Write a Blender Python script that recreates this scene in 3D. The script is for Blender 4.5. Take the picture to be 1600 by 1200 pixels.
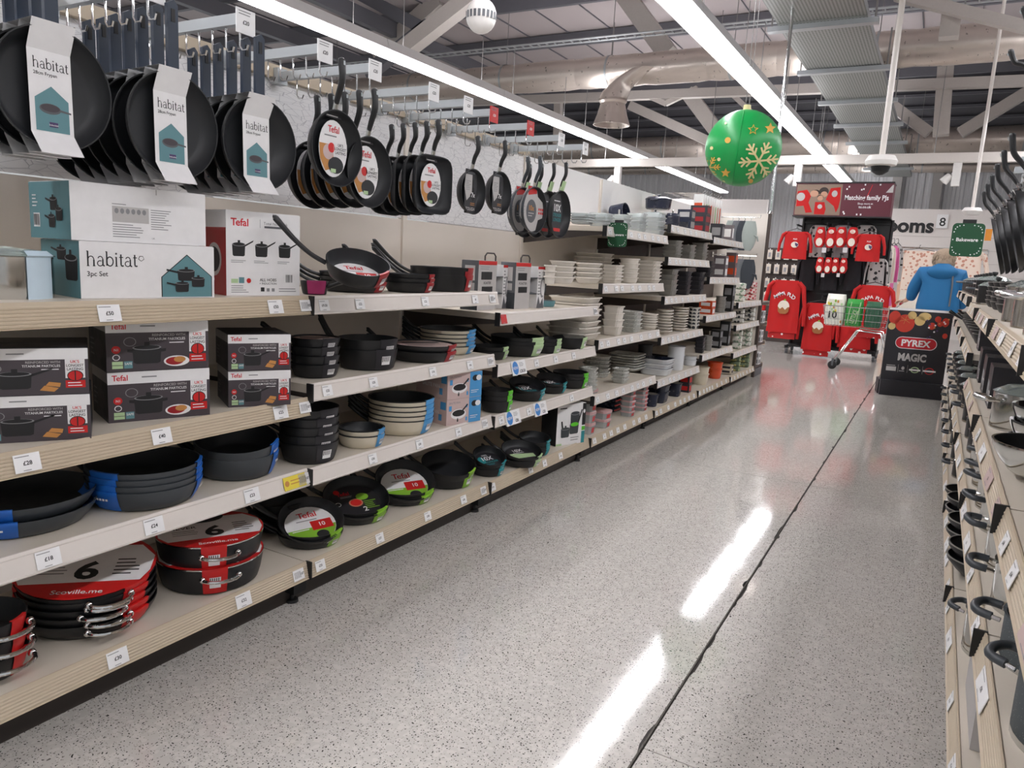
import bpy, math, random
from mathutils import Vector, Matrix
R = math.radians
PI = math.pi
random.seed(7)
for o in list(bpy.data.objects): bpy.data.objects.remove(o)
scene = bpy.context.scene
COL = scene.collection

# ------------------------------------------------------------------ camera
FPX, YAW, PIT, ROL, CH = 1163.34, 0.509544, -0.167884, 0.054338, 1.293
_f = Vector((-math.sin(YAW)*math.cos(PIT), math.cos(YAW)*math.cos(PIT), math.sin(PIT)))
_r = Vector((math.cos(YAW), math.sin(YAW), 0)); _u = _r.cross(_f)
CR = _r*math.cos(ROL) + _u*math.sin(ROL); CU = -_r*math.sin(ROL) + _u*math.cos(ROL); CF = _f
CAM = Vector((0, 0, CH))
cd = bpy.data.cameras.new('camera'); cam = bpy.data.objects.new('camera', cd); COL.objects.link(cam)
cd.sensor_width = 36; cd.lens = 36*FPX/1600; cd.clip_end = 200; cd.clip_start = 0.02
cam.matrix_world = Matrix(((CR.x, CU.x, -CF.x, 0), (CR.y, CU.y, -CF.y, 0), (CR.z, CU.z, -CF.z, CH), (0, 0, 0, 1)))
scene.camera = cam
def ray(px, py): return CR*((px-800)/FPX) - CU*((py-600)/FPX) + CF
def onz(px, py, z): d = ray(px, py); return CAM + d*((z-CH)/d.z)
def onx(px, py, x): d = ray(px, py); return CAM + d*(x/d.x)
def ony(px, py, y): d = ray(px, py); return CAM + d*(y/d.y)

# ------------------------------------------------------------------ world, exposure
w = bpy.data.worlds.new('store_ambient'); scene.world = w; w.use_nodes = True
bg = w.node_tree.nodes['Background']; bg.inputs[0].default_value = (0.96, 0.98, 1.0, 1); bg.inputs[1].default_value = 0.5
LIGHT = 22.0
vs = scene.view_settings
vs.view_transform = 'Standard'; vs.look = 'None'; vs.gamma = 1; vs.exposure = 0.06; vs.use_curve_mapping = False

# ------------------------------------------------------------------ materials
def lin(h):
    c = [int(h[i:i+2], 16)/255 for i in (0, 2, 4)]
    return tuple((x/12.92 if x <= .04045 else ((x+.055)/1.055)**2.4) for x in c) + (1,)
MATS = {}
def mat(name, col, rough=.5, metal=0, spec=.5, var=.06, scale=30, bump=0, emit=0, trans=0, alpha=1):
    if name in MATS: return MATS[name]
    m = bpy.data.materials.new(name); m.use_nodes = True; nt = m.node_tree; b = nt.nodes['Principled BSDF']
    c = lin(col) if isinstance(col, str) else col
    b.inputs['Base Color'].default_value = c
    b.inputs['Roughness'].default_value = rough; b.inputs['Metallic'].default_value = metal
    b.inputs['Specular IOR Level'].default_value = spec
    if trans: b.inputs['Transmission Weight'].default_value = trans
    if alpha < 1: b.inputs['Alpha'].default_value = alpha
    if emit:
        b.inputs['Emission Color'].default_value = c; b.inputs['Emission Strength'].default_value = emit
    elif var:
        tc = nt.nodes.new('ShaderNodeTexCoord'); n = nt.nodes.new('ShaderNodeTexNoise'); n.inputs['Scale'].default_value = scale
        n.inputs['Detail'].default_value = 3
        nt.links.new(tc.outputs['Object'], n.inputs['Vector'])
        mr = nt.nodes.new('ShaderNodeMapRange'); mr.inputs['To Min'].default_value = max(.02, rough-var*1.5); mr.inputs['To Max'].default_value = min(1, rough+var*1.5)
        nt.links.new(n.outputs['Fac'], mr.inputs['Value']); nt.links.new(mr.outputs['Result'], b.inputs['Roughness'])
        mx = nt.nodes.new('ShaderNodeMix'); mx.data_type = 'RGBA'
        mx.inputs[6].default_value = tuple(max(0, x*(1-var)) for x in c[:3])+(1,); mx.inputs[7].default_value = tuple(min(1, x*(1+var)) for x in c[:3])+(1,)
        nt.links.new(n.outputs['Fac'], mx.inputs[0]); nt.links.new(mx.outputs[2], b.inputs['Base Color'])
        if bump:
            bp = nt.nodes.new('ShaderNodeBump'); bp.inputs['Strength'].default_value = bump; bp.inputs['Distance'].default_value = .01
            nt.links.new(n.outputs['Fac'], bp.inputs['Height']); nt.links.new(bp.outputs['Normal'], b.inputs['Normal'])
    MATS[name] = m
    return m
M_blk = mat('nonstick_black', '1b1c1e', .42); M_blkin = mat('nonstick_inside', '222427', .5)
M_char = mat('charcoal_pan', '3a3f44', .38); M_hand = mat('handle_black', '1d1e20', .45); M_navy_h = mat('handle_navy', '273242', .42)
M_steel = mat('steel', 'c9c9c6', .18, 1); M_chrome = mat('chrome', 'd8d8d8', .12, 1); M_galv = mat('galvanised', 'a9adaf', .42, .7, var=.1, scale=14)
M_white = mat('card_white', 'e9e8e8', .5); M_ticket = mat('ticket_white', 'eeeeee', .5); M_ink = mat('ink_black', '1e1e20', .6)
M_grey = mat('card_grey', 'b9b6b4', .5); M_midgrey = mat('print_grey', '88888a', .6)
M_red = mat('card_red', 'c81e1e', .42); M_dred = mat('card_dark_red', '9c1f26', .4); M_tefred = mat('print_red', 'd01a2a', .5)
M_blue = mat('card_blue', '1f63bb', .4); M_lblue = mat('card_light_blue', '4d98cf', .42); M_pale_b = mat('card_pale_blue', 'c3d6e2', .5)
M_teal = mat('print_teal', '5f8b92', .5); M_tealc = mat('card_teal', '2a8f96', .45); M_green = mat('card_lime', '86bb35', .42); M_pgreen = mat('card_pale_green', 'b3cf9e', .5)
M_bgreen = mat('card_bright_green', '5cc42e', .42); M_dcard = mat('card_black', '26252a', .4); M_yel = mat('ticket_yellow', 'e8d44c', .5)
M_purple = mat('print_purple', '4b3a66', .5); M_orange = mat('enamel_orange', 'd6532c', .3); M_food = mat('print_food', 'c58a4a', .6)
M_dprint = mat('print_dark', '463f44', .42); M_pink = mat('card_pinkish', 'c9b2ae', .5); M_mag = mat('card_magenta', 'b0326f', .45)
M_cream = mat('shelf_cream', 'cfc6b8', .45, var=.03, scale=6); M_lipw = mat('lip_white', 'dfd8d1', .35, var=.03); M_lipb = mat('lip_beige', 'c3b49d', .42, var=.05)
M_brown = mat('bracket_brown', '39322e', .5); M_panelc = mat('back_panel_cream', 'eae2d8', .5, var=.03, scale=4)
M_ceram = mat('ceramic_white', 'e4ded4', .3, var=.03); M_cgrey = mat('ceramic_grey', 'c6c6c1', .4); M_navy = mat('enamel_navy', '272c3d', .25)
M_enam = mat('enamel_white', 'dcdfe2', .25, var=.03); M_tin = mat('tin_grey', '9c9b96', .35, .5); M_dtin = mat('tin_dark', '2e2d33', .4)
M_creampan = mat('pan_cream', 'd8cfba', .32); M_mdgrey = mat('plastic_grey', '5a5c60', .5); M_blackp = mat('plastic_black', '161617', .5)
M_terra = mat('ceramic_terracotta', 'c98066', .45); M_yellowc = mat('ceramic_mustard', 'c9a146', .4)
M_glass = mat('glass_clear', 'e6f2ef', .05, trans=.85, var=0); M_film = mat('glass_film', 'eef4f4', .15, trans=.6, var=0)

# ------------------------------------------------------------------ mesh builder
_txt = {}
def textpolys(s, bold=0.0):
    k = (s, bold)
    if k in _txt: return _txt[k]
    if s.startswith('Te'):
        a, b = textpolys('T', bold), textpolys(s[1:], bold); dx = a[2]-.09
        _txt[k] = (a[0]+[(x+dx, y) for x, y in b[0]], a[1]+[tuple(i+len(a[0]) for i in f) for f in b[1]], dx+b[2]); return _txt[k]
    cu = bpy.data.curves.new('lettering', 'FONT'); cu.body = s; cu.size = 1; cu.offset = bold; cu.resolution_u = 3
    o = bpy.data.objects.new('lettering', cu); COL.objects.link(o)
    bpy.context.view_layer.update()
    me = bpy.data.meshes.new_from_object(o.evaluated_get(bpy.context.evaluated_depsgraph_get()))
    vs_ = [(v.co.x, v.co.y) for v in me.vertices]; fs = [tuple(p.vertices) for p in me.polygons]
    x0 = min((v[0] for v in vs_), default=0); x1 = max((v[0] for v in vs_), default=1)
    bpy.data.objects.remove(o); bpy.data.curves.remove(cu); bpy.data.meshes.remove(me)
    _txt[k] = ([(a-x0, b) for a, b in vs_], fs, x1-x0)
    return _txt[k]

def smooth(pts, rs, n=4):
    P = [Vector(p) for p in pts]; out = []; ro = []
    for i in range(len(P)-1):
        a, b, c, d = P[max(i-1, 0)], P[i], P[i+1], P[min(i+2, len(P)-1)]
        for k in range(n):
            t = k/n; out.append(.5*((2*b)+(c-a)*t+(2*a-5*b+4*c-d)*t*t+(3*b-a-3*c+d)*t**3)); ro.append(rs[i]+(rs[i+1]-rs[i])*t)
    return out+[P[-1]], ro+[rs[-1]]
class MB:
    def __init__(s): s.v = []; s.f = []; s.m = []; s.sm = []; s.mats = []
    def mi(s, m):
        if m not in s.mats: s.mats.append(m)
        return s.mats.index(m)
    def add(s, vs_, fs, m, smooth=False, M=None):
        b = len(s.v); i = s.mi(m)
        s.v += [tuple(M @ Vector(v)) for v in vs_] if M else [tuple(v) for v in vs_]
        for f in fs: s.f.append(tuple(x+b for x in f)); s.m.append(i); s.sm.append(smooth)
        return s
    def box(s, x0, x1, y0, y1, z0, z1, m, M=None):
        v = [(x, y, z) for x in (x0, x1) for y in (y0, y1) for z in (z0, z1)]
        return s.add(v, [(0, 1, 3, 2), (4, 6, 7, 5), (0, 4, 5, 1), (2, 3, 7, 6), (0, 2, 6, 4), (1, 5, 7, 3)], m, False, M)
    def bar(s, a, b, wd, ht, m, up=(0, 0, 1)):
        a = Vector(a); b = Vector(b); d = (b-a).normalized(); sd = d.cross(Vector(up))
        if sd.length < 1e-4: sd = d.cross(Vector((0, 1, 0)))
        sd.normalize(); n = sd.cross(d)
        v = [p + sd*i*wd/2 + n*j*ht/2 for p in (a, b) for i, j in ((-1, -1), (1, -1), (1, 1), (-1, 1))]
        return s.add(v, [(3, 2, 1, 0), (4, 5, 6, 7), (0, 1, 5, 4), (1, 2, 6, 5), (2, 3, 7, 6), (3, 0, 4, 7)], m)
    def tube(s, pts, r, m, seg=8, flat=1.0, M=None, closed=False):
        pts = [Vector(p) for p in pts]; n = len(pts); rs = r if isinstance(r, (list, tuple)) else [r]*n
        v = []; f = []; ref = None
        for i, p in enumerate(pts):
            if closed: d = pts[(i+1) % n]-pts[i-1]
            else: d = pts[min(i+1, n-1)]-pts[max(i-1, 0)]
            d.normalize()
            if ref is None:
                ref = Vector((0, 0, 1)) if abs(d.z) < .9 else Vector((0, 1, 0))
            sd = d.cross(ref)
            if sd.length < 1e-5: sd = d.cross(Vector((1, 0, 0)))
            sd.normalize(); up = sd.cross(d); ref = up
            for k in range(seg):
                a = 2*PI*k/seg; v.append(p + sd*math.cos(a)*rs[i] + up*math.sin(a)*rs[i]*flat)
        for i in range(n if closed else n-1):
            j = (i+1) % n
            for k in range(seg):
                l = (k+1) % seg; f.append((i*seg+k, i*seg+l, j*seg+l, j*seg+k))
        if not closed: f.append(tuple(range(seg-1, -1, -1))); f.append(tuple((n-1)*seg+k for k in range(seg)))
        return s.add(v, f, m, True, M)
    def lathe(s, prof, m, seg=32, a0=0, a1=2*PI, M=None, sx=1, sy=1, sq=0):
        full = abs(a1-a0-2*PI) < 1e-6; n = seg if full else seg+1; v = []; f = []
        for r, z in prof:
            for k in range(n):
                a = a0+(a1-a0)*k/seg
                c, t = math.cos(a), math.sin(a)
                q = 1.0
                if sq: q = (abs(c)**sq+abs(t)**sq)**(-1/sq)
                v.append((r*c*sx*q, r*t*sy*q, z))
        for i in range(len(prof)-1):
            for k in range(seg):
                l = (k+1) % n
                f.append((i*n+k, i*n+l, (i+1)*n+l, (i+1)*n+k))
        return s.add(v, f, m, True, M)
    def loft(s, rings, m, cap=True, M=None, smooth=True):
        n = len(rings[0]); v = [p for r_ in rings for p in r_]; f = []
        for i in range(len(rings)-1):
            for k in range(n): l = (k+1) % n; f.append((i*n+k, i*n+l, (i+1)*n+l, (i+1)*n+k))
        if cap: f.append(tuple(range(n-1, -1, -1))); f.append(tuple((len(rings)-1)*n+k for k in range(n)))
        return s.add(v, f, m, smooth, M)
    def sphere(s, c, r, m, seg=16, rings=8, sc=(1, 1, 1), M=None):
        v = []; f = []
        for i in range(rings+1):
            t = PI*i/rings
            for k in range(seg):
                a = 2*PI*k/seg; v.append((c[0]+r*sc[0]*math.sin(t)*math.cos(a), c[1]+r*sc[1]*math.sin(t)*math.sin(a), c[2]+r*sc[2]*math.cos(t)))
        for i in range(rings):
            for k in range(seg): l = (k+1) % seg; f.append((i*seg+k, (i+1)*seg+k, (i+1)*seg+l, i*seg+l))
        return s.add(v, f, m, True, M)
    def prism(s, poly, o, u, v_, depth, m, smooth=False):
        o, u, v_ = Vector(o), Vector(u), Vector(v_); n = u.cross(v_).normalized()*depth
        a = [o+u*x+v_*y for x, y in poly]; k = len(a)
        f = [tuple(range(k, 2*k)), tuple(range(k-1, -1, -1))]+[(i, (i+1) % k, k+(i+1) % k, k+i) for i in range(k)]
        return s.add(a+[p+n for p in a], f, m, smooth)
    def build(s, name):
        me = bpy.data.meshes.new(name); me.from_pydata(s.v, [], s.f)
        for m in s.mats: me.materials.append(m)
        me.polygons.foreach_set('material_index', s.m); me.polygons.foreach_set('use_smooth', s.sm)
        me.update()
        if any(s.sm): me.set_sharp_from_angle(angle=R(38))
        return me

class Art:                                      # flat print on a face: origin, unit u (right), unit v (up)
    def __init__(s, mb, o, u, v, W=1, H=1): s.mb = mb; s.o = Vector(o); s.u = Vector(u).normalized(); s.v = Vector(v).normalized(); s.n = s.u.cross(s.v); s.W = W; s.H = H
    def P(s, x, y, l): return s.o + s.u*x*s.W + s.v*y*s.H + s.n*(.0005*l)
    def poly(s, pts, m, l=1): s.mb.add([s.P(x, y, l) for x, y in pts], [tuple(range(len(pts)))], m)
    def rect(s, x0, y0, x1, y1, m, l=1): s.poly([(x0, y0), (x1, y0), (x1, y1), (x0, y1)], m, l)
    def ell(s, cx, cy, rx, ry, m, l=1, seg=20, a0=0, a1=2*PI): s.poly([(cx+rx*math.cos(a0+(a1-a0)*k/seg), cy+ry*math.sin(a0+(a1-a0)*k/seg)) for k in range(seg)], m, l)
    def text(s, t, x, y, h, m, l=2, bold=.012, al='l', wmax=None, rot=0):
        vs_, fs, wd = textpolys(t, bold); k = h/.7; kx = k*s.H/s.W
        if wmax and wd*kx > wmax: kx = wmax/wd
        dx = 0 if al == 'l' else (-wd*kx/2 if al == 'c' else -wd*kx)
        out = []
        for a, b in vs_:
            X, Y = a*kx+dx, b*k
            if rot:
                X, Y = X*s.W, Y*s.H
                X, Y = (X*math.cos(rot)-Y*math.sin(rot))/s.W, (X*math.sin(rot)+Y*math.cos(rot))/s.H
            out.append(s.P(x+X, y+Y, l))
        s.mb.add(out, fs, m)
    def lines(s, x0, y0, x1, y1, n, m, l=1):    # small print too small to read
        rnd = random.Random(n*17+int(x0*100)); dy = (y1-y0)/n
        for i in range(n): s.rect(x0, y0+i*dy+dy*.3, x0+(x1-x0)*rnd.uniform(.6, 1), y0+i*dy+dy*.62, m, l)
    def barcode(s, x0, y0, x1, y1, l=2):
        s.rect(x0, y0, x1, y1, M_white, l); n = 9; rnd = random.Random(3)
        for i in range(n):
            a = x0+(x1-x0)*(.06+.9*i/n); s.rect(a, y0+(y1-y0)*.12, a+(x1-x0)*.9/n*rnd.uniform(.3, .7), y0+(y1-y0)*.92, M_ink, l+1)
    def stroke(s, pts, wd, m, l=2):
        for (a, b), (c, d) in zip(pts, pts[1:]):
            dx, dy = (c-a)*s.W, (d-b)*s.H; L = math.hypot(dx, dy) or 1; nx, ny = -dy/L*wd/2/s.W, dx/L*wd/2/s.H
            s.poly([(a+nx, b+ny), (a-nx, b-ny), (c-nx, d-ny), (c+nx, d+ny)], m, l)
    def serif_habitat(s, x, y, h, m, l=2):      # thin lower-case serif lettering
        k = h/1.5; kx = k*s.H/s.W; cx = x; tn = .05*h*s.H; tk = .10*h*s.H
        def st(p, w_): s.stroke([(cx+a*kx, y+b*k) for a, b in p], w_, m, l)
        def arc(ox, oy, rx, ry, d0, d1, w_): st([(ox+rx*math.cos(R(d0+(d1-d0)*i/10)), oy+ry*math.sin(R(d0+(d1-d0)*i/10))) for i in range(11)], w_)
        for c in 'habitat':
            if c == 'h':
                st([(.12, 0), (.12, 1.5)], tk); st([(0, 0), (.26, 0)], tn); st([(.0, 1.47), (.12, 1.5)], tn); arc(.42, .62, .28, .36, 170, 0, tn*1.3); st([(.7, .62), (.7, 0)], tk); st([(.58, 0), (.84, 0)], tn); adv = .98
            elif c == 'a':
                arc(.36, .68, .24, .3, 160, 0, tn*1.3); st([(.6, .7), (.6, .12), (.66, .02), (.78, .04)], tk); arc(.33, .27, .27, .27, 60, 340, tn*1.3); adv = .88
            elif c == 'b':
                st([(.12, .05), (.12, 1.5)], tk); st([(.0, 1.47), (.12, 1.5)], tn); arc(.43, .48, .33, .48, 165, -165, tk*.8); adv = .94
            elif c == 'i':
                st([(.14, 0), (.14, .96)], tk); st([(0, 0), (.28, 0)], tn); st([(.02, .93), (.14, .96)], tn); arc(.14, 1.3, .05, .05, 0, 360, tk); adv = .42
            else:
                st([(.2, 1.25), (.2, .15), (.28, .02), (.46, .08)], tk); st([(.02, .94), (.44, .94)], tn*1.2); adv = .56
            cx += adv*kx
        return cx
    def pot(s, cx, cy, w_, h, m=None, lid=True, hd=1, l=3):
        m = m or M_ink
        s.poly([(cx-w_/2, cy+h*.5), (cx-w_*.46, cy-h*.42), (cx-w_*.36, cy-h*.5), (cx+w_*.36, cy-h*.5), (cx+w_*.46, cy-h*.42), (cx+w_/2, cy+h*.5)], m, l)
        s.ell(cx, cy+h*.5, w_/2, h*.16, M_midgrey, l+1); s.ell(cx, cy+h*.52, w_*.44, h*.13, m, l+2)
        if lid: s.rect(cx-w_*.09, cy+h*.55, cx+w_*.09, cy+h*.85, m, l+3)
        if hd == 1: s.poly([(cx+w_*.45, cy+h*.3), (cx+w_*1.1, cy+h*.75), (cx+w_*1.15, cy+h*.9), (cx+w_*.45, cy+h*.46)], m, l)
        elif hd == -1: s.poly([(cx-w_*.45, cy+h*.2), (cx-w_*1.1, cy+h*.45), (cx-w_*1.1, cy+h*.62), (cx-w_*.45, cy+h*.4)], m, l)
        elif hd == 2:
            for q in (-1, 1): s.poly([(cx+q*w_*.48, cy+h*.2), (cx+q*w_*.66, cy+h*.25), (cx+q*w_*.66, cy+h*.42), (cx+q*w_*.48, cy+h*.4)], m, l)
    def fpan(s, cx, cy, w_, h, m=None, l=3):
        m = m or M_ink
        s.ell(cx, cy, w_/2, h/2, m, l); s.ell(cx, cy+h*.08, w_*.44, h*.36, M_dprint, l+1)
        s.poly([(cx+w_*.45, cy+h*.1), (cx+w_*.98, cy-h*.05), (cx+w_*.98, cy-h*.22), (cx+w_*.45, cy-h*.12)], m, l)

# ------------------------------------------------------------------ objects
def put(name, me, parent=None, loc=(0, 0, 0), rot=None):
    o = bpy.data.objects.new(name, me); COL.objects.link(o)
    if rot is not None:
        if isinstance(rot, Matrix): o.matrix_basis = Matrix.Translation(loc) @ rot.to_4x4()
        else: o.rotation_euler = (0, 0, rot) if isinstance(rot, (int, float)) else rot
    if not isinstance(rot, Matrix): o.location = loc
    if parent: o.parent = parent
    return o
def tag(o, label, cat, group=None):
    o['label'] = label; o['category'] = cat
    if group: o['group'] = group
    return o
def thing(name, label, cat, loc=(0, 0, 0), rot=0, group=None): return tag(put(name, None, None, loc, rot), label, cat, group)
def struct(name, me, parent=None, loc=(0, 0, 0)):
    o = put(name, me, parent, loc)
    if not parent: o['kind'] = 'structure'
    return o
PROTO = {}
def inst(key, fn, name, label, cat, loc, rot=0, group=None):   # fn() -> [(part name, mesh, index of parent part or None, label)]
    if key not in PROTO: PROTO[key] = fn()
    root = thing(name, label, cat, loc, rot, group); made = []
    for pn, me, pi, *lb in PROTO[key]:
        p = put(pn, me, root if pi is None else made[pi]); made.append(p)
        if lb and lb[0]: p['label'] = lb[0]
    return root
ORD = ['bottom', 'second up', 'third up', 'fourth up', 'fifth up', 'sixth up', 'seventh up', 'eighth up', 'ninth up', 'tenth up']
def ordn(i, n): return ('topmost' if n > 1 else 'single') if i == n-1 else ORD[i]

# ------------------------------------------------------------------ floor
def floor_mat():
    m = bpy.data.materials.new('terrazzo_vinyl'); m.use_nodes = True; nt = m.node_tree; N = nt.nodes; L = nt.links; b = N['Principled BSDF']
    tc = N.new('ShaderNodeTexCoord'); geo = N.new('ShaderNodeNewGeometry')
    def noise(sc, det=2):
        n = N.new('ShaderNodeTexNoise'); n.inputs['Scale'].default_value = sc; n.inputs['Detail'].default_value = det; L.new(geo.outputs['Position'], n.inputs['Vector']); return n
    def flecks(sc, th, keep, offs):
        nz = noise(38, 1); mx = N.new('ShaderNodeVectorMath'); mx.operation = 'MULTIPLY_ADD'
        L.new(nz.outputs['Color'], mx.inputs[0]); mx.inputs[1].default_value = (.022, .022, 0); L.new(geo.outputs['Position'], mx.inputs[2])
        ad = N.new('ShaderNodeVectorMath'); ad.inputs[1].default_value = offs; L.new(mx.outputs[0], ad.inputs[0])
        v = N.new('ShaderNodeTexVoronoi'); v.voronoi_dimensions = '2D'; v.inputs['Scale'].default_value = sc; L.new(ad.outputs[0], v.inputs['Vector'])
        lt = N.new('ShaderNodeMath'); lt.operation = 'LESS_THAN'; lt.inputs[1].default_value = th; L.new(v.outputs['Distance'], lt.inputs[0])
        sp = N.new('ShaderNodeSeparateColor'); L.new(v.outputs['Color'], sp.inputs[0])
        g = N.new('ShaderNodeMath'); g.operation = 'GREATER_THAN'; g.inputs[1].default_value = keep; L.new(sp.outputs[0], g.inputs[0])
        mu = N.new('ShaderNodeMath'); mu.operation = 'MULTIPLY'; L.new(lt.outputs[0], mu.inputs[0]); L.new(g.outputs[0], mu.inputs[1]); return mu
    f1 = flecks(105, .19, .66, (0, 0, 0)); f2 = flecks(170, .24, .72, (3.3, 1.7, 0)); f3 = flecks(60, .5, .5, (7.1, 2.2, 0))
    big = noise(1.3, 4)
    def mix(fac, a, c, k=1.0):
        x = N.new('ShaderNodeMix'); x.data_type = 'RGBA'
        if k != 1:
            q = N.new('ShaderNodeMath'); q.operation = 'MULTIPLY'; q.inputs[1].default_value = k; L.new(fac, q.inputs[0]); fac = q.outputs[0]
        L.new(fac, x.inputs[0])
        for i, s_ in ((6, a), (7, c)):
            if isinstance(s_, str): x.inputs[i].default_value = lin(s_)
            else: L.new(s_, x.inputs[i])
        return x.outputs[2]
    c = mix(big.outputs['Fac'], 'bcb8b2', 'b1ada7'); c = mix(f3.outputs[0], c, 'c6c2bc', .5); c = mix(f2.outputs[0], c, '6f6a64', .8); c = mix(f1.outputs[0], c, '34322f')
    L.new(c, b.inputs['Base Color'])
    sm = noise(3, 5); mr = N.new('ShaderNodeMapRange'); mr.inputs['To Min'].default_value = .04; mr.inputs['To Max'].default_value = .11; L.new(sm.outputs['Fac'], mr.inputs['Value']); L.new(mr.outputs[0], b.inputs['Roughness'])
    bn = noise(7, 2); bp = N.new('ShaderNodeBump'); bp.inputs['Strength'].default_value = .02; bp.inputs['Distance'].default_value = .02; L.new(bn.outputs['Fac'], bp.inputs['Height']); L.new(bp.outputs[0], b.inputs['Normal'])
    b.inputs['Specular IOR Level'].default_value = .5
    return m
M_floor = floor_mat(); M_joint = mat('floor_joint', '2b2723', .8)
fl = struct('floor', MB().box(-16, 9, -7, 31, -.12, -.012, M_joint).build('floor'))
JX = -.539
for x0, x1, ys in ((-16, JX-.005, (-7, 4.818, 13.3, 21.8, 31)), (JX+.005, 9, (-7, 1.80, 4.818, 9.6, 15, 22, 31))):
    for a, b in zip(ys, ys[1:]):
        struct('floor_slab', MB().box(x0, x1, a+.002, b-.002, -.0119, 0, M_floor).build('floor_slab'), fl)

mb = MB(); rnd = random.Random(5)
for i in range(26):
    y = 1.7+rnd.random()*8; sd_ = rnd.choice((-1, 1)); ln = rnd.uniform(.04, .2); a = JX+sd_*.005; b = a+sd_*rnd.uniform(.004, .009)
    mb.add([(a, y, .0004), (a, y+ln, .0004), (b, y+ln*.7, .0004), (b, y+ln*.25, .0004)], [(3, 2, 1, 0) if sd_ > 0 else (0, 1, 2, 3)], M_joint)
struct('joint_chips', mb.build('joint_chips'), fl)['kind'] = 'stuff'

# ------------------------------------------------------------------ ceiling
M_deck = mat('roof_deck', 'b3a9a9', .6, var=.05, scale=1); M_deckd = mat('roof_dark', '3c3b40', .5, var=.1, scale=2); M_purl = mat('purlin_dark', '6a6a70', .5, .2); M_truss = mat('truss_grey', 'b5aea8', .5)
M_rib = mat('rib_grey', '66656a', .5)
mb = MB(); mb.box(-22, 14, -8, 22.6, 6.6, 6.7, M_deck)
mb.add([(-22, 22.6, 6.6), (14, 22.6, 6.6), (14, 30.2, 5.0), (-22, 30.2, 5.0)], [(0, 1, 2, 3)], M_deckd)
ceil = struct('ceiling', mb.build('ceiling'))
me = MB().bar((-22, 0, 0), (14, 0, 0), .1, .28, M_purl).build('purlin')
for i in range(9): put('purlin', me, ceil, (0, 1.2+2.6*i, 6.44))
me = MB().bar((-22, 0, 0), (14, 0, 0), .07, .07, M_rib).build('roof_rib')
for i in range(9):
    y = 23.2+.8*i; put('roof_rib', me, ceil, (0, y, 6.55-(y-22.6)*.2105))
me = MB().box(-.006, .006, -8, 22.6, -.02, .02, M_purl).build('deck_seam')
for i in range(34): put('deck_seam', me, ceil, (-22+1.05*i, 0, 6.59))
def member(name, a, b, y, wd, m=M_truss, dep=None):
    p, q = ony(*a, y), ony(*b, y)
    put(name, MB().bar(p, q, dep or wd, wd, m, up=(0, 0, 1) if abs((q-p).normalized().z) < .95 else (0, 1, 0)).build(name), ceil)
member('truss_chord', (400, 172), (1720, 122), 18.2, .2); member('truss_chord', (690, 0), (590, 90), 14, .34)
member('truss_brace', (975, -10), (1045, 86), 15.2, .36); member('truss_brace', (1075, 145), (1135, 225), 20.5, .36); member('truss_brace', (985, 165), (1110, 222), 20.6, .24)
member('truss_brace', (1380, 155), (1452, 208), 20.5, .24); member('truss_brace', (1608, 142), (1500, 208), 20.5, .24); member('truss_post', (1478, 100), (1470, 212), 18.4, .3)
member('truss_brace', (1136, 140), (1190, 190), 19.5, .12); member('truss_post', (873, 150), (871, 225), 20, .2); member('truss_brace', (1002, 145), (1040, 162), 18.2, .12); member('truss_brace', (1040, 162), (1090, 138), 18.2, .12)
member('truss_brace', (1400, -8), (1610, 45), 12, .14); member('truss_post', (1488, 15), (1482, 60), 12.4, .24); member('truss_brace', (745, -10), (630, 80), 11.4, .26); member('truss_brace', (560, -10), (672, 50), 13, .24, M_purl)
member('truss_brace', (672, 40), (575, 115), 13, .24, M_purl)
for a, b in (((380, 30), (600, 105)), ((500, -5), (720, 70)), ((330, 90), (480, 135))):
    p = onz(*a, 6.1); q = onz(*b, 6.1); put('rafter', MB().bar((p.x, p.y-6, 6.1), (p.x, 22, 6.1), .16, .3, M_purl).build('rafter'), ceil)

# ------------------------------------------------------------------ walls at the back
M_corr = mat('corrugated_grey', 'e2e2e4', .5, var=.04); M_wwall = mat('wall_white', 'dcd6d2', .6, var=.03)
pts = []; n = 150
for i in range(n+1):
    x = -22+36*i/n*1.0
    pts += [(x, 30), (x+.10, 30), (x+.13, 29.94), (x+.21, 29.94)]
mb = MB(); v = []; f = []
for x, y in pts: v += [(x, y, 0), (x, y, 5.3)]
for i in range(len(pts)-1): f.append((2*i, 2*i+2, 2*i+3, 2*i+1))
mb.add(v, f, M_corr); struct('wall_back', mb.build('wall_back'))
p0 = ony(1395, 326, 19.5)
mb = MB(); mb.box(-2.0, 9, 19.5, 19.7, 0, p0.z, M_wwall)
wf = struct('wall_fitting_rooms', mb.build('wall_fitting_rooms'))
M_seam = mat('panel_seam', 'b9b2ad', .6)
mb = MB()
for i in range(1, 9): mb.box(-2.0, 9, 19.494, 19.499, .28*i+.02, .28*i+.028, M_seam)
struct('panel_seam', mb.build('panel_seam'), wf)
mb = MB(); a = Art(mb, ony(1372, 361, 19.49), (1, 0, 0), (0, 0, 1)); a.text('rooms', 0, 0, .3, M_ink, 1, .035, 'l', 1.16); struct('lettering', mb.build('lettering'), wf)['label'] = 'black serif-style word on the white wall'
q = ony(1465, 335, 19.46); mb = MB(); mb.box(q.x, q.x+.22, 19.45, 19.49, q.z-.3, q.z, M_white); Art(mb, (q.x+.06, 19.45, q.z-.25), (1, 0, 0), (0, 0, 1)).text('8', 0, 0, .18, M_ink, 1)
tag(put('number_plate', mb.build('number_plate')), 'small white number plate on the fitting room wall', 'sign')
q = ony(1200, 312, 22); mb = MB(); mb.box(-16, q.x, 22, 22.15, 0, ony(1120, 311, 22).z, M_wwall); struct('wall_partition', mb.build('wall_partition'))
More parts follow.
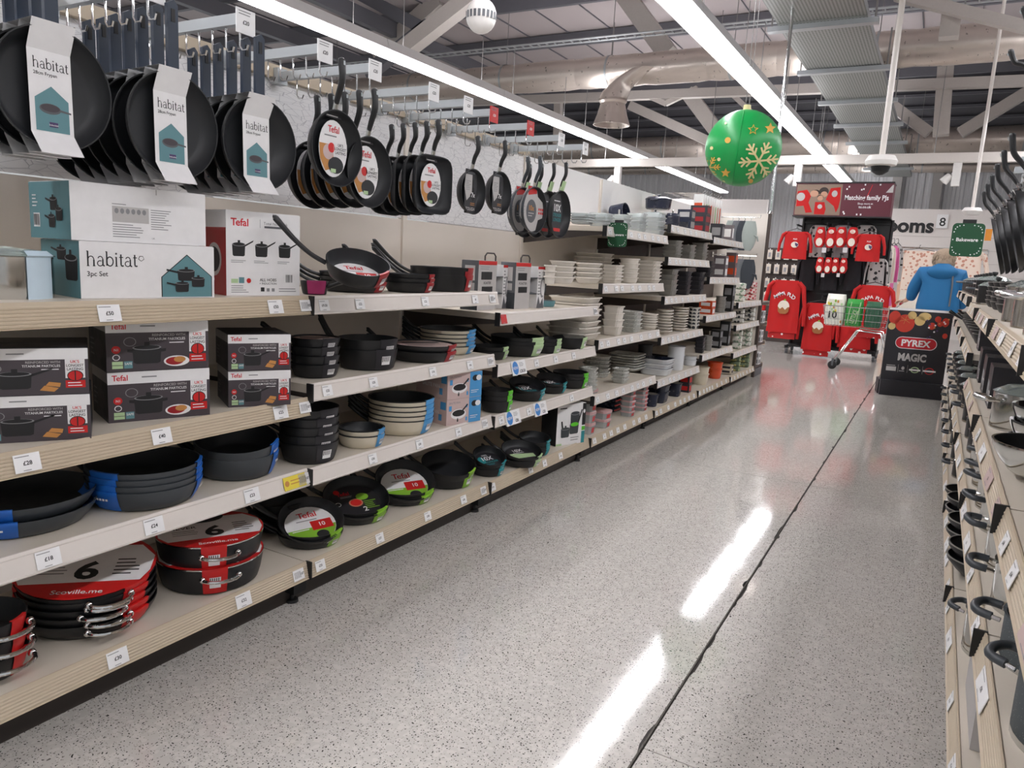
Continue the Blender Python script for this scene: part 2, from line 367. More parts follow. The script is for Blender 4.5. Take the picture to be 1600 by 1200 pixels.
M_col = mat('column_grey', 'b7b3b0', .5)
for px in (1400, 1463, 1120):
    q = ony(px, 300, 29.7); mb = MB(); mb.box(q.x-.15, q.x+.15, 29.6, 29.9, 0, 5.1, M_col); struct('trim_1', mb.build('wall_column'))

# ------------------------------------------------------------------ lamps
M_diff = mat('lamp_diffuser', 'f8f7fb', .4, emit=LIGHT); M_fillglow = mat('added_fill_glow', 'f8f7fb', .4, emit=LIGHT*.75); M_hous = mat('lamp_housing', 'c9c8c7', .4, var=.03); M_wire = mat('wire_steel', '8c8a88', .4, .6)
NTH = 'first second third fourth fifth sixth seventh eighth ninth tenth eleventh twelfth'.split()
def lamp_parts():
    mb = MB(); mb.add([(-.17, -1.495, .0), (.17, -1.495, 0), (.13, -1.495, .13), (-.13, -1.495, .13), (-.17, 1.495, 0), (.17, 1.495, 0), (.13, 1.495, .13), (-.13, 1.495, .13)],
                      [(0, 1, 2, 3), (7, 6, 5, 4), (4, 5, 1, 0), (5, 6, 2, 1), (6, 7, 3, 2), (7, 4, 0, 3)], M_hous)
    d = MB().box(-.125, .125, -1.49, 1.49, -.03, -.001, M_diff)
    up = MB().box(-.1, .1, -1.45, 1.45, .131, .14, M_fillglow)  # unseen glowing strip, added on top of the housing to brighten the ceiling
    return [('housing', mb.build('housing'), None), ('diffuser', d.build('diffuser'), None), ('added_fill_strip', up.build('added_fill_strip'), None)]+[('suspension_wire', MB().tube([(0, y, .13), (0, y, .9)], .006, M_wire, 5).build('suspension_wire'), None) for y in (-1, 1)]
for x, y0, y1, desc in ((-6.72, -4, 27, 'row behind the left shelving'), (-2.62, -4, 29, 'row over the left shelving'), (1.48, -4, 17, 'row over the right shelving')):
    k = 0; y = y0+1.5
    while y < y1:
        inst('lamp', lamp_parts, 'strip_light', f'long white strip light, {NTH[k]} from the near end, {desc}', 'light', (x, y, 3.86), 0, 'ceiling strip lights'); y += 3; k += 1

# ------------------------------------------------------------------ ducts, tray, beam
M_foil = mat('duct_foil', 'c6bbb2', .3, .7, var=.05, scale=11, bump=.22)
def duct(y, z, r, x0, x1, label, step=1.25, drop=None):
    t = thing('ventilation_duct', label, 'duct', (0, y, z))
    rnd = random.Random(int(y)); x = x0; ov = []
    while x < x1:
        L = min(step*rnd.uniform(.8, 1.2), x1-x); rg = []
        for i in range(7):
            xx = x+L*i/6; k = r*(1-.05*(i in (0, 6))+rnd.uniform(-.012, .012))
            rg.append([(xx, k*math.cos(2*PI*j/22), k*math.sin(2*PI*j/22)) for j in range(22)])
        put('duct_section', MB().loft(rg, M_foil, cap=False).build('duct_section'), t); x += L
    me = MB().tube([(0, 0, r*.98), (0, 0, 6.6-z)], .008, M_wire, 5).build('hanger_wire')
    for i in range(int((x1-x0)/2.4)): put('hanger_wire', me, t, (x0+.6+2.4*i, 0, 0))
    me = MB().lathe([(r*1.01, -.02), (r*1.03, -.02), (r*1.03, .02), (r*1.01, .02)], M_galv, 24, M=Matrix.Rotation(PI/2, 4, 'Y')).build('duct_strap')
    for i in range(int((x1-x0)/2.4)): put('duct_strap', me, t, (x0+.6+2.4*i, 0, 0))
    return t
D1 = duct(14.4, 5.02, .3, -14, 8, 'large foil-wrapped air duct crossing the ceiling, nearest of three')
q = ony(963, 140, 14.2); rg = []
for i in range(9):
    t_ = i/8; c = Vector((q.x+.55*(1-t_)**2*1.0, 14.2-.12*t_, 5.02-.05-.55*t_)); rr = .24 if i < 6 else .27
    rg.append([(c.x+rr*math.cos(2*PI*j/18), c.y-14.4+rr*math.sin(2*PI*j/18), c.z-5.02) for j in range(18)])
put('duct_elbow', MB().loft(rg, M_foil, cap=False).build('duct_elbow'), D1)
c = Vector((q.x, -.32, -.58))
put('duct_outlet', MB().lathe([(.25, 0), (.27, -.06), (.24, -.1), (.29, -.3), (.36, -.5), (.34, -.5), (.27, -.3), (.2, -.1)], M_foil, 24, M=Matrix.Translation(c)).build('duct_outlet'), D1)
duct(23.8, 5.02, .34, -16, 9, 'foil-wrapped air duct crossing the ceiling, middle one of three')
duct(28.9, 5.0, .2, -16, 9, 'thin foil pipe along the back wall, farthest of three ducts')
TZ = 4.25; dz = TZ-CH
def tray_mat():
    m = bpy.data.materials.new('tray_perforated'); m.use_nodes = True; nt = m.node_tree; b = nt.nodes['Principled BSDF']; b.inputs['Metallic'].default_value = .6; b.inputs['Roughness'].default_value = .45
    tc = nt.nodes.new('ShaderNodeTexCoord'); v = nt.nodes.new('ShaderNodeTexVoronoi'); v.inputs['Scale'].default_value = 26; v.inputs['Randomness'].default_value = 0; nt.links.new(tc.outputs['Object'], v.inputs['Vector'])
    cr = nt.nodes.new('ShaderNodeValToRGB'); cr.color_ramp.elements[0].position = .25; cr.color_ramp.elements[0].color = lin('4c4f4d'); cr.color_ramp.elements[1].position = .32; cr.color_ramp.elements[1].color = lin('9a9d99')
    nt.links.new(v.outputs['Distance'], cr.inputs[0]); nt.links.new(cr.outputs[0], b.inputs['Base Color']); return m
M_tray = tray_mat()
tr = thing('cable_tray', 'wide perforated metal cable tray running along the ceiling', 'cable tray', (-1.62, 0, TZ))
me = MB().box(-.5, .5, .02, 2.2, 0, .02, M_tray).box(-.5, -.49, .02, 2.2, .02, .1, M_galv).box(.49, .5, .02, 2.2, .02, .1, M_galv).build('tray_panel')
mc = MB().box(-.62, .62, -.06, .06, -.06, -.001, M_galv).tube([(-.58, 0, -.04), (-.58, 0, .5)], .012, M_wire, 5).tube([(.58, 0, -.04), (.58, 0, .5)], .012, M_wire, 5).build('cross_bar')
for i in range(9): put('tray_panel', me, tr, (0, 5.5+2.2*i, .012*(i % 2))); put('cross_bar', mc, tr, (0, 5.6+2.2*i, 0))
wt = thing('wire_tray', 'thin horizontal wire cable tray above the near duct', 'cable tray', (0, 13.6, 5.42))
mb = MB()
for yy in (-.1, .1): mb.tube([(-14, yy, 0), (8, yy, 0)], .02, M_galv, 6)
put('side_rail', mb.build('side_rail'), wt)
mb = MB()
for i in range(120): mb.box(-13.9+i*.18, -13.88+i*.18, -.1, .1, -.01, .01, M_galv)
put('rung', mb.build('rung'), wt)['kind'] = 'stuff'
BY, BZ = 16.3, 3.55
b1 = ony(1212, 251, BY)
bm = thing('lighting_beam', 'white horizontal lighting beam hung across the far aisle', 'beam', (0, BY, b1.z))
put('beam', MB().box(-9, 5.5, -.07, .07, -.085, .085, M_lipw).build('beam'), bm)
me = MB().tube([(0, 0, .08), (0, 0, 6.55-b1.z)], .008, M_wire, 5).build('suspension_wire')
for x in (-7, -4.6, -2.4, -.4, 1.6, 3.6): put('suspension_wire', me, bm, (x, 0, 0))
M_spot = mat('spot_white', 'e6e3df', .4); M_spotlit = mat('spot_lit', 'fff3e2', .4, emit=14)
def spot_parts():
    return [('driver_box', MB().box(-.07, .07, -.06, .06, -.42, 0, M_spot).build('driver_box'), None),
            ('lamp_head', MB().lathe([(0, .12), (.06, .1), (.08, -.06), (.07, -.06), (.0, -.02)], M_spot, 16, M=Matrix.Translation((-.16, .0, -.3)) @ Matrix.Rotation(R(40), 4, 'Y')).build('lamp_head'), None)]
for px, wd in ((966, 'left of the green bauble'), (1248, 'right of the green bauble'), (1436+60, 'nearest the right shelving')):
    q = ony(px, 262, BY); inst('spot', spot_parts, 'spotlight', f'white spotlight under the lighting beam, {wd}', 'spotlight', (q.x, BY, b1.z-.086), 0, 'spotlights on the beam')
# dome camera on a pole
q = ony(1377, 252, 8.4)
t = thing('dome_camera', 'white dome security camera hanging on a long pole', 'security camera', (q.x, 8.4, q.z))
put('pole', MB().tube([(0, 0, .04), (0, 0, 6.6-q.z)], .028, M_lipw, 10).build('pole'), t)
put('housing', MB().lathe([(0, .06), (.12, .05), (.15, 0), (.14, -.04), (.09, -.05)], M_spot, 20).build('housing'), t)
put('dome', MB().lathe([(.09, -.05), (.075, -.1), (.03, -.13), (0, -.135)], M_blackp, 20).build('dome'), t)
q = ony(1519, 330, 13.5)
t = thing('ceiling_camera', 'white dome camera on a thin pole above the right green sign', 'security camera', (q.x, 13.5, q.z))
put('pole', MB().tube([(0, 0, .04), (0, 0, 6.4-q.z)], .025, M_lipw, 8).build('pole'), t)
put('housing', MB().lathe([(0, .06), (.11, .05), (.14, 0), (.09, -.06), (0, -.07)], M_spot, 16).build('housing'), t)
# pendant speaker
q = CAM + ray(752, 25)*(1.92/ray(752, 25).z)
t = thing('pendant_speaker', 'round white pendant speaker hanging from the roof', 'speaker', q)
put('shell', MB().sphere((0, 0, 0), .125, M_spot, 24, 12, (1, 1, 1.1)).build('shell'), t)
mb = MB()
for k in range(22):
    a = 2*PI*k/22; mb.add([(.128*math.cos(a+s*.09)*c2, .128*math.sin(a+s*.09)*c2, z_) for s, z_, c2 in ((-1, -.035, .98), (1, -.035, .98), (1, .02, 1.0), (-1, .02, 1.0))], [(0, 1, 2, 3)], M_mdgrey)
put('grille', mb.build('grille'), t)
put('cord', MB().tube([(0, 0, .13), (0, 0, 6.6-q.z)], .008, M_wire, 6).build('cord'), t)
# bauble
k = 1.04; d = ray(1161, 232); q = CAM+d*(k/d.z); BR = 57.5/1163*(q-CAM).dot(CF)
M_bgr = mat('bauble_green', '0d9a4a', .35, var=.05, scale=3); M_gold = mat('bauble_gold', 'e0b04e', .4); M_lgold = mat('bauble_pale_gold', 'e8d9a0', .4)
t = thing('hanging_bauble', 'giant green inflatable bauble with gold stars and snowflake', 'bauble', q)
put('ball', MB().sphere((0, 0, 0), BR, M_bgr, 40, 20).build('ball'), t)
put('cap', MB().lathe([(0, BR+.04), (.03, BR+.04), (.035, BR-.01), (0, BR-.02)], M_lgold, 16).build('cap'), t)
mb = MB(); mb.tube([(.015, 0, BR+.04), (.02, 0, 6.6-q.z)], .003, M_wire, 4); mb.tube([(-.015, 0, BR+.04), (-.02, 0, 6.6-q.z)], .003, M_wire, 4)
put('cord', mb.build('cord'), t)
nrm = (CAM-q).normalized(); su = Vector((0, 0, 1)).cross(nrm).normalized(); sv = nrm.cross(su)
def sph(x, y, e=.003):
    q_ = math.hypot(x, y); x, y = (x*.95/q_, y*.95/q_) if q_ > .95 else (x, y); z = math.sqrt(max(.02, 1-x*x-y*y)); return (su*x+sv*y+nrm*z)*(BR+e)
mb = MB()
def spoly(pts, m, e=.004): mb.add([sph(x, y, e) for x, y in pts], [tuple(range(len(pts)))], m)
def star(cx, cy, r, m, e=.004, r2=.45): spoly([(cx+(r if i % 2 == 0 else r*r2)*math.sin(PI*i/5), cy+(r if i % 2 == 0 else r*r2)*math.cos(PI*i/5)) for i in range(10)], m, e)
def sdot(cx, cy, r, m): spoly([(cx+r*math.cos(2*PI*i/14), cy+r*math.sin(2*PI*i/14)) for i in range(14)], m)
star(.2, .46, .14, M_gold); star(.2, .46, .095, M_bgr, .007); star(.62, .5, .15, M_gold); star(-.38, -.62, .13, M_gold)
for x, y, r in ((-.4, .2, .075), (-.8, 0, .045), (-.58, -.28, .045), (-.42, -.88, .05), (.28, -.82, .06), (-.5, .62, .03)): sdot(x, y, r, M_gold if r > .05 else M_lgold)
def flake(cx, cy, r, m):
    def seg(a, b, w_):
        dx, dy = b[0]-a[0], b[1]-a[1]; L = math.hypot(dx, dy); nx, ny = -dy/L*w_, dx/L*w_
        n_ = 3
        for i in range(n_):
            p = (a[0]+dx*i/n_, a[1]+dy*i/n_); p2 = (a[0]+dx*(i+1)/n_, a[1]+dy*(i+1)/n_)
            spoly([(p[0]+nx, p[1]+ny), (p[0]-nx, p[1]-ny), (p2[0]-nx, p2[1]-ny), (p2[0]+nx, p2[1]+ny)], m, .005)
    for j in range(6):
        a = PI/3*j+.1; c_, s_ = math.cos(a), math.sin(a); seg((cx, cy), (cx+r*c_, cy+r*s_), r*.05)
        for f_ in (.4, .65):
            for sg in (-1, 1):
                b_ = a+sg*.8; seg((cx+r*f_*c_, cy+r*f_*s_), (cx+r*f_*c_+r*.32*math.cos(b_), cy+r*f_*s_+r*.32*math.sin(b_)), r*.045)
flake(.42, -.3, .5, M_lgold); flake(-.82, -.5, .3, M_gold)
put('gold_decoration', mb.build('gold_decoration'), t)
mb = MB(); pts = [sph(-.13+.06*math.cos(i/16*PI), math.cos(PI*(i+.3)/16.6), .0015) for i in range(17)]; mb.tube(pts, .004, M_bgr, 5); put('seam', mb.build('seam'), t)

# ------------------------------------------------------------------ shelving
def wallpaper():
    m = bpy.data.materials.new('panel_line_pattern'); m.use_nodes = True; nt = m.node_tree; b = nt.nodes['Principled BSDF']; b.inputs['Roughness'].default_value = .5
    tc = nt.nodes.new('ShaderNodeTexCoord'); out = None
    for ang in (48, -38):
        mp = nt.nodes.new('ShaderNodeMapping'); mp.inputs['Rotation'].default_value = (R(ang), 0, 0); mp.inputs['Scale'].default_value = (1, 7, 26); nt.links.new(tc.outputs['Object'], mp.inputs['Vector'])
        v = nt.nodes.new('ShaderNodeTexVoronoi'); v.feature = 'DISTANCE_TO_EDGE'; v.inputs['Scale'].default_value = 1.4; nt.links.new(mp.outputs[0], v.inputs['Vector'])
        lt = nt.nodes.new('ShaderNodeMath'); lt.operation = 'LESS_THAN'; lt.inputs[1].default_value = .012; nt.links.new(v.outputs['Distance'], lt.inputs[0])
        if out is None: out = lt
        else:
            mx = nt.nodes.new('ShaderNodeMath'); mx.operation = 'MAXIMUM'; nt.links.new(out.outputs[0], mx.inputs[0]); nt.links.new(lt.outputs[0], mx.inputs[1]); out = mx
    c = nt.nodes.new('ShaderNodeMix'); c.data_type = 'RGBA'; c.inputs[6].default_value = lin('efeff0'); c.inputs[7].default_value = lin('c6c6ca'); nt.links.new(out.outputs[0], c.inputs[0]); nt.links.new(c.outputs[2], b.inputs['Base Color'])
    return m
M_edge = mat('edge_brown', '4b403b', .5); M_wp = wallpaper(); M_pwhite = mat('panel_white', 'f0f0f2', .5, var=.02, scale=3)
M_ntick = mat('talker_blue', '3f86cf', .45)
XL, XR = -1.855, .19
LB = [.62+1.25*i for i in range(8)]
LS = [[.172, .52, .775, 1.125], [.17, .515, .82, 1.123], [.165, .505, .765, 1.02], [.16, .437, .80, 1.157, 1.515], [.152, .39, .736, 1.053, 1.358, 1.605], [.15, .487, .852, 1.21, 1.575], [.14, .40, .70, .945]]
RS = [[.165, .53, .82, 1.165], [.165, .53, .82, 1.165], [.165, .53, .82, 1.165], [.165, .53, .94, 1.165], [.165, .5, .94, 1.2], [.165, .5, .94, 1.2], [.165, .5, .94, 1.2]]
BAYN = ['nearest', 'second', 'third', 'fourth', 'fifth', 'sixth', 'farthest']
def lip_mesh(sd, ln, m, ribs):
    mb = MB(); x = -sd
    prof = [(0, .004), (.004, .004)]
    if ribs:
        for i in range(6): z = -.006-i*.0085; prof += [(.006+i*.0018, z), (.0075+i*.0018, z-.002), (.0075+i*.0018, z-.006), (.006+i*.0018, z-.0075)]
        prof += [(.021, -.058), (.012, -.06), (.0, -.06)]
    else: prof += [(.007, -.004), (.006, -.008), (.016, -.05), (.02, -.053), (.018, -.058), (.0, -.058)]
    k = len(prof); v = [(x*a, y, z) for y in (.004, ln-.004) for a, z in prof]
    mb.add(v, [(i, (i+1) % k, k+(i+1) % k, k+i) if sd > 0 else (i, k+i, k+(i+1) % k, (i+1) % k) for i in range(k)]+[tuple(range(k)), tuple(range(2*k-1, k-1, -1))], m)
    return mb.build('ticket_strip')
LIPC = {}
def bay(sd, xl, i, shelves, depth=.58, top=1.95, upper=None, ribtest=None):
    y0 = LB[i]; side = 'left' if sd < 0 else 'right'
    r = thing('shelving_bay', f'cream shop shelving bay on the {side}, {BAYN[i]} from the camera', 'shelving', (xl, y0, 0), 0, f'{side} shelving bays')
    X = lambda d: sd*d
    def bx(d0, d1, ya, yb, z0, z1, m, mb=None): mb = mb or MB(); return mb.box(min(X(d0), X(d1)), max(X(d0), X(d1)), ya, yb, z0, z1, m)
    split = 1.46 if i < 3 else 1.62
    put('back_panel', bx(depth, depth+.02, .006, 1.244, .1, split-.003, M_edge if i > 3 and sd < 0 else M_panelc).build('back_panel'), r)
    put('upper_panel', bx(depth, depth+.02, .006, 1.244, split+.003, top, upper or M_pwhite).build('upper_panel'), r)
    if i < 3 and sd < 0: put('top_rail', bx(depth-.03, depth+.03, .0, 1.25, top+.001, top+.05, M_lipb).build('top_rail'), r)
    put('upright', bx(depth-.012, depth+.03, -.016, .016, 0, top-.01, M_panelc).build('upright'), r)
    put('kick_plate', bx(.075, .09, 0, 1.25, .0, .115, M_brown).build('kick_plate'), r)
    put('foot', bx(.03, .3, -.03, .03, .045, .11, M_blackp).build('foot'), r)
    put('levelling_foot', MB().lathe([(0, .05), (.008, .05), (.008, .012), (.022, .01), (.024, 0), (0, 0)], M_blackp, 14, M=Matrix.Translation((X(.07), 0, 0))).build('levelling_foot'), r)
    out = []
    for j, z in enumerate(shelves):
        s_ = put('shelf', bx(.001, depth-.014, .004, 1.246, z-.03, z, M_cream).build('shelf'), r, (0, 0, 0))
        ribs = (j == 0) or (sd < 0 and i == 0 and j in (2, 3)) or sd > 0
        key = (sd, ribs, 'b' if ribs else 'w')
        if key not in LIPC: LIPC[key] = lip_mesh(sd, 1.25, M_lipb if ribs else M_lipw, ribs)
        put('ticket_strip', LIPC[key], s_, (0, 0, z))
        put('end_cap', MB().box(min(-sd*.026, sd*.002), max(-sd*.026, sd*.002), -.0035, .0035, z-.06, z+.006, M_blackp).build('end_cap'), s_)
        for yy in (.008, 1.236):
            if j: put('bracket', MB().prism([(0.004, -.031), (depth-.015, -.031), (depth-.015, -.12), (.12, -.062), (.004, -.05)], (0, yy, z), (sd, 0, 0), (0, 0, 1), -sd*.006*1.0, M_brown).build('bracket'), s_)
        out.append(s_)
    return r, out
def ticket_mesh(sd, txt, w_, h, kind):
    mb = MB(); u = Vector((0, -sd, 0)); v = Vector((sd*.28, 0, 1)).normalized(); n = u.cross(v)
    m = {'w': M_ticket, 'y': M_yel, 'r': M_red, 'n': M_ticket, 'p': M_pink}[kind]
    mb.prism([(-w_/2, -h/2), (w_/2, -h/2), (w_/2, h/2), (-w_/2, h/2)], (0, 0, 0), u, v, .0015, m)
    a = Art(mb, n*.0016, u, v)
    if kind == 'n':
        a.ell(-w_*.24, 0, w_*.2, h*.46, M_ntick, 1); a.text('NEW', -w_*.24, -h*.1, h*.2, M_white, 2, .02, 'c'); a.text(txt, w_*.22, -h*.36, h*.2, M_ink, 1, .02, 'c'); a.lines(w_*.05, h*.05, w_*.42, h*.35, 3, M_midgrey)
    elif kind == 'y': a.ell(-w_*.36, 0, h*.22, h*.22, M_food, 1); a.lines(-w_*.2, -h*.2, w_*.42, h*.28, 2, M_food)
    elif kind != 'r' and txt == '|':
        for q in range(7): a.rect(-w_*.4+q*w_*.09, -h*.3, -w_*.4+q*w_*.09+w_*.04, h*.3, M_midgrey)
        a.text('107', w_*.32, -.1*h, h*.22, M_ink, 1, .02, 'c')
    else:
        a.lines(-w_*.45, h*.3, w_*.1, h*.44, 1, M_midgrey); a.lines(-w_*.2, -h*.46, w_*.2, -h*.34, 1, M_midgrey)
        if txt: a.text(txt, 0, -h*.12, h*.22, M_ink, 1, .022, 'c')
    return mb.build('price_ticket')
TK = {}
def ticket(shelf, sd, xl, y0, z, y, txt='', w_=.052, h=.04, kind='w', dz=0):
    k = (sd, txt, round(w_, 3), h, kind)
    if k not in TK: TK[k] = ticket_mesh(sd, txt, w_, h, kind)
    zz = z-.028+dz; out = .0135 + (.028-.028)*.2 + max(0, -dz)*.28
    o = put('price_ticket', TK[k], shelf, (-sd*out, y-y0, zz))
    if kind == 'y': o['label'] = 'yellow shelf ticket'
    elif kind == 'n': o['label'] = 'white ticket with blue NEW oval'
    elif kind == 'r': o['label'] = 'red shelf ticket'
LEFT = []
for i in range(7): LEFT.append(bay(-1, XL, i, LS[i], upper=M_wp if i < 3 else M_pwhite)[1])
RIGHT = []
for i in range(1, 7): RIGHT.append(bay(1, XR, i, RS[i], top=1.95)[1])
RIGHT.insert(0, bay(1, XR, 0, RS[0], top=1.95)[1])
P_ = chr(163)
for i, j, L in ((0, 3, ((170, 482, P_+'50'), (430, 474, P_+'50'), (477, 474, '|'))), (0, 2, ((42, 722, P_+'28'), (252, 680, P_+'40'), (438, 643, P_+'25'), (476, 637, '|'))), (0, 1, ((75, 872, P_+'18'), (240, 822, P_+'24'), (393, 772, P_+'23'), (474, 747, '|'))),
             (0, 0, ((183, 1020, P_+'30'), (380, 934, P_+'32'), (466, 893, '|'))), (1, 3, ((506, 474, P_+'9.50'), (562, 471, P_+'22'), (664, 468, P_+'22'), (742, 466, P_+'8'), (769, 465, '|'))),
             (1, 2, ((511, 608, P_+'25'), (583, 595, P_+'25'), (676, 577, P_+'18'), (734, 569, P_+'20'), (766, 562, '|'))), (1, 1, ((582, 713, P_+'30'), (655, 690, P_+'28'), (716, 672, P_+'30'), (757, 660, '|'))),
             (1, 0, ((500, 878, P_+'25'), (593, 834, P_+'27'), (668, 801, P_+'28'), (724, 776, P_+'28'), (755, 764, '|'))), (2, 3, ((930, 486, '|'),)), (2, 2, ((838, 566, P_+'24'), (868, 560, P_+'20'), (896, 554, P_+'18'))),
             (2, 1, ((783, 655, P_+'22'), (826, 645, P_+'20'), (893, 620, P_+'24'))), (2, 0, ((770, 755, P_+'25'), (829, 728, P_+'30'), (851, 718, P_+'30'), (876, 706, P_+'28')))):
    for px, py, tx in L:
        y = onx(px, py, XL+.012).y; big = i == 0 and tx != '|'
        ticket(LEFT[i][j], -1, XL, LB[i], LS[i][j], y, tx, .06 if big else (.048 if tx != '|' else .05), .044 if big else .038)
y = onx(460, 752, XL+.012).y; ticket(LEFT[0][1], -1, XL, LB[0], LS[0][1], y, '', .1, .045, 'y')
for i, j, px, py, tx in ((2, 2, 812, 573, P_+'28.50'), (2, 1, 803, 649, P_+'28'), (2, 1, 846, 633, P_+'28')): ticket(LEFT[i][j], -1, XL, LB[i], LS[i][j], onx(px, py, XL+.02).y, tx, .15, .075, 'n', -.004)
ticket(LEFT[2][3], -1, XL, LB[2], LS[2][3], onx(787, 495, XL+.012).y, '', .055, .045, 'r')
for i in range(3, 7):
    for j, z in enumerate(LS[i]):
        rnd = random.Random(i*9+j)
        y = LB[i]+.08
        while y < LB[i]+1.2: ticket(LEFT[i][j], -1, XL, LB[i], z, y, P_+rnd.choice(['4', '6', '8', '12', '16']), .055, .038, 'w'); y += rnd.uniform(.1, .2)
for i in range(7):
    for j, z in enumerate(RS[i]):
        rnd = random.Random(i*7+j+50); y = LB[i]+.1
        while y < LB[i]+1.2: ticket(RIGHT[i][j], 1, XR, LB[i], z, y, P_+rnd.choice(['14', '16', '18', '24', '30']), .06 if rnd.random() < .6 else .14, .04, 'w' if j < 2 or rnd.random() < .6 else 'p'); y += rnd.uniform(.18, .42)
# end of the left run
M_edge = mat('edge_brown', '4b403b', .5)
ep = thing('gondola_end_board', 'tall cream end board with brown edge closing the left shelving', 'board', (-2.44, 9.375, 0))
put('panel', MB().box(0, .565, 0, .02, 0, 1.97, M_panelc).build('panel'), ep); put('edge_strip', MB().box(.566, .6, -.004, .03, 0, 1.97, M_edge).build('edge_strip'), ep)
q = onx(1197, 330, -1.9); t = thing('support_pole', 'thin shiny pole rising from the end of left shelving', 'pole', (-1.86, 9.42, 1.975))
put('pole', MB().tube([(0, 0, 0), (0, 0, 4.5)], .02, M_chrome, 10).build('pole'), t); put('flange', MB().lathe([(0, .03), (.02, .03), (.04, .0), (0, 0)], M_chrome, 14).build('flange'), t)
ec = thing('end_display', 'dark brown end-of-aisle shelf unit past the cream end panel', 'shelving', (-2.4, 9.41, 0))
put('back_board', MB().box(0, .56, 0, .02, 0, 1.3, M_edge).build('back_board'), ec)
for z in (.14, .42, .66, .92): put('shelf', MB().box(0, .56, .02, .42, z-.03, z, M_edge).box(.0, .56, .421, .435, z-.05, z+.01, M_lipb).build('shelf'), ec)
put('plinth', MB().box(0, .56, .02, .4, 0, .1, M_mdgrey).build('plinth'), ec)
for z in (.14, .42, .66):
    for k in range(3):
        for q_ in range(2): tag(put('end_display_pack', MB().box(-.08, .08, -.06, .06, 0, .075, [M_dtin, M_red, M_white][k]).box(-.07, .07, -.0605, -.06, .015, .06, M_midgrey).box(.08, .0805, -.05, .05, .015, .06, M_midgrey).build('end_display_pack'), None, (-2.28+.18*k, 9.62, z+.076*q_)), f'small {["dark", "red", "white"][k]} pack, {["lower", "upper"][q_]}, on the {["bottom", "middle", "top"][[.14, .42, .66].index(z)]} end-display shelf', 'pack', 'end display packs')

# ------------------------------------------------------------------ pans
def fit(pxl, pxr, pyb, pyt, z, tp=.85):
    cx = (pxl+pxr)/2; P = onz(cx, pyb, z); vw = Vector((P.x, P.y, 0)).normalized(); hd = Vector((P.x, P.y, 0)).length; C = P; r = 0
    for _ in range(5): r = (pxr-pxl)/2/FPX*(C-CAM).dot(CF); C = P+vw*r*tp
    d = ray(cx, pyt); top = CH+d.z*hd/math.hypot(d.x, d.y)
    return Vector((C.x, C.y, z)), r, top-z
def prof_pan(r, h, tp):
    rb = r*tp
    return [(0, 0), (rb*.93, 0), (rb, h*.06), (rb+(r-rb)*.45, h*.35), (r*.985, h*.8), (r, h)], [(r-.0035, h), (r*.985-.004, h*.8), (rb+(r-rb)*.45-.004, h*.37), (rb-.003, h*.1+.003), (rb*.9, .005), (0, .005)]
def strip(mb, prof, e, a, hw, m, seg=6):
    mb.lathe([(max(.001, r+e[0]), z+e[1]) for r, z in prof], m, seg, R(a-hw), R(a+hw))
def pan_parts(r, h, tp=.84, mo=None, mi=None, handle=None, bands=(), card=None, seg=36, rim=None, loop=None, hm=None):
    mo = mo or M_blk; mi = mi or M_blkin; o, i = prof_pan(r, h, tp); out = []
    mb = MB(); mb.lathe(o+[i[0]], mo, seg); mb.lathe(i, mi, seg)
    if rim: mb.lathe([(r+.0012, h-.002), (r+.0015, h+.002), (r-.004, h+.002)], rim, seg)
    out.append(('body', mb.build('body'), None))
    if handle:
        a, ln, rise = handle; ca, sa = math.cos(R(a)), math.sin(R(a)); P = lambda d, z: (ca*d, sa*d, z)
        mb = MB(); pp, rr = smooth([P(r*.97, h*.6), P(r+ln*.3, h*.8+rise*.12), P(r+ln*.65, h*.9+rise*.5), P(r+ln, h+rise), P(r+ln+.006, h+rise+.003)], [.012, .0115, .013, .016, .007]); mb.tube(pp, rr, hm or M_hand, 10, .62)
        out.append(('handle', mb.build('handle'), None))
    if loop is not None:
        ca, sa = math.cos(R(loop)), math.sin(R(loop)); pts = []
        for k in range(9):
            t = PI*k/8; x = r*.98+.038*math.sin(t); y = .055*math.cos(t); pts.append((ca*x-sa*y, sa*x+ca*y, h*.68))
        mb = MB(); mb.tube(pts, .006, M_chrome, 8)
        for q in (pts[0], pts[-1]): mb.sphere(q, .011, M_chrome, 8, 5)
        out.append(('side_handle', mb.build('side_handle'), None, 'chrome loop handle'))
    for a, hw, m, code in bands:
        mb = MB(); full = o[2:]+[(r-.002, h+.001)]+i[1:4]
        mb2 = []
        for (rr, zz) in o[2:]: mb2.append((rr+.0025, zz+.0005))
        mb2 += [(r+.002, h+.003), (r-.006, h+.003)]+[(rr-.0025, zz+.001) for rr, zz in i[1:4]]
        mb.lathe(mb2, m, 6, R(a-hw), R(a+hw))
        if code:
            mb.lathe([(o[2][0]*.4+o[4][0]*.6-.002+.004, h*.3), (o[4][0]*.9+o[2][0]*.1+.0045, h*.72)], M_white, 4, R(a-hw*.45), R(a+hw*.45))
            for k in range(5):
                b0 = a-hw*.4+hw*.16*k; mb.lathe([(o[2][0]*.4+o[4][0]*.6-.0015+.004, h*.36), (o[4][0]*.9+o[2][0]*.1+.005, h*.7)], M_ink, 1, R(b0), R(b0+hw*.07))
        elif m is M_blue:
            for k in range(5): mb.lathe([(o[4][0]+.0035, h*.62), (o[4][0]+.0042, h*.72)], M_white, 1, R(a-hw*.6+hw*.22*k), R(a-hw*.6+hw*.22*k+hw*.15))
        out.append(('card_band', mb.build('card_band'), None))
    if card:
        mb = MB(); card(mb, r, h, tp); out.append(('printed_card', mb.build('printed_card'), None))
    return out
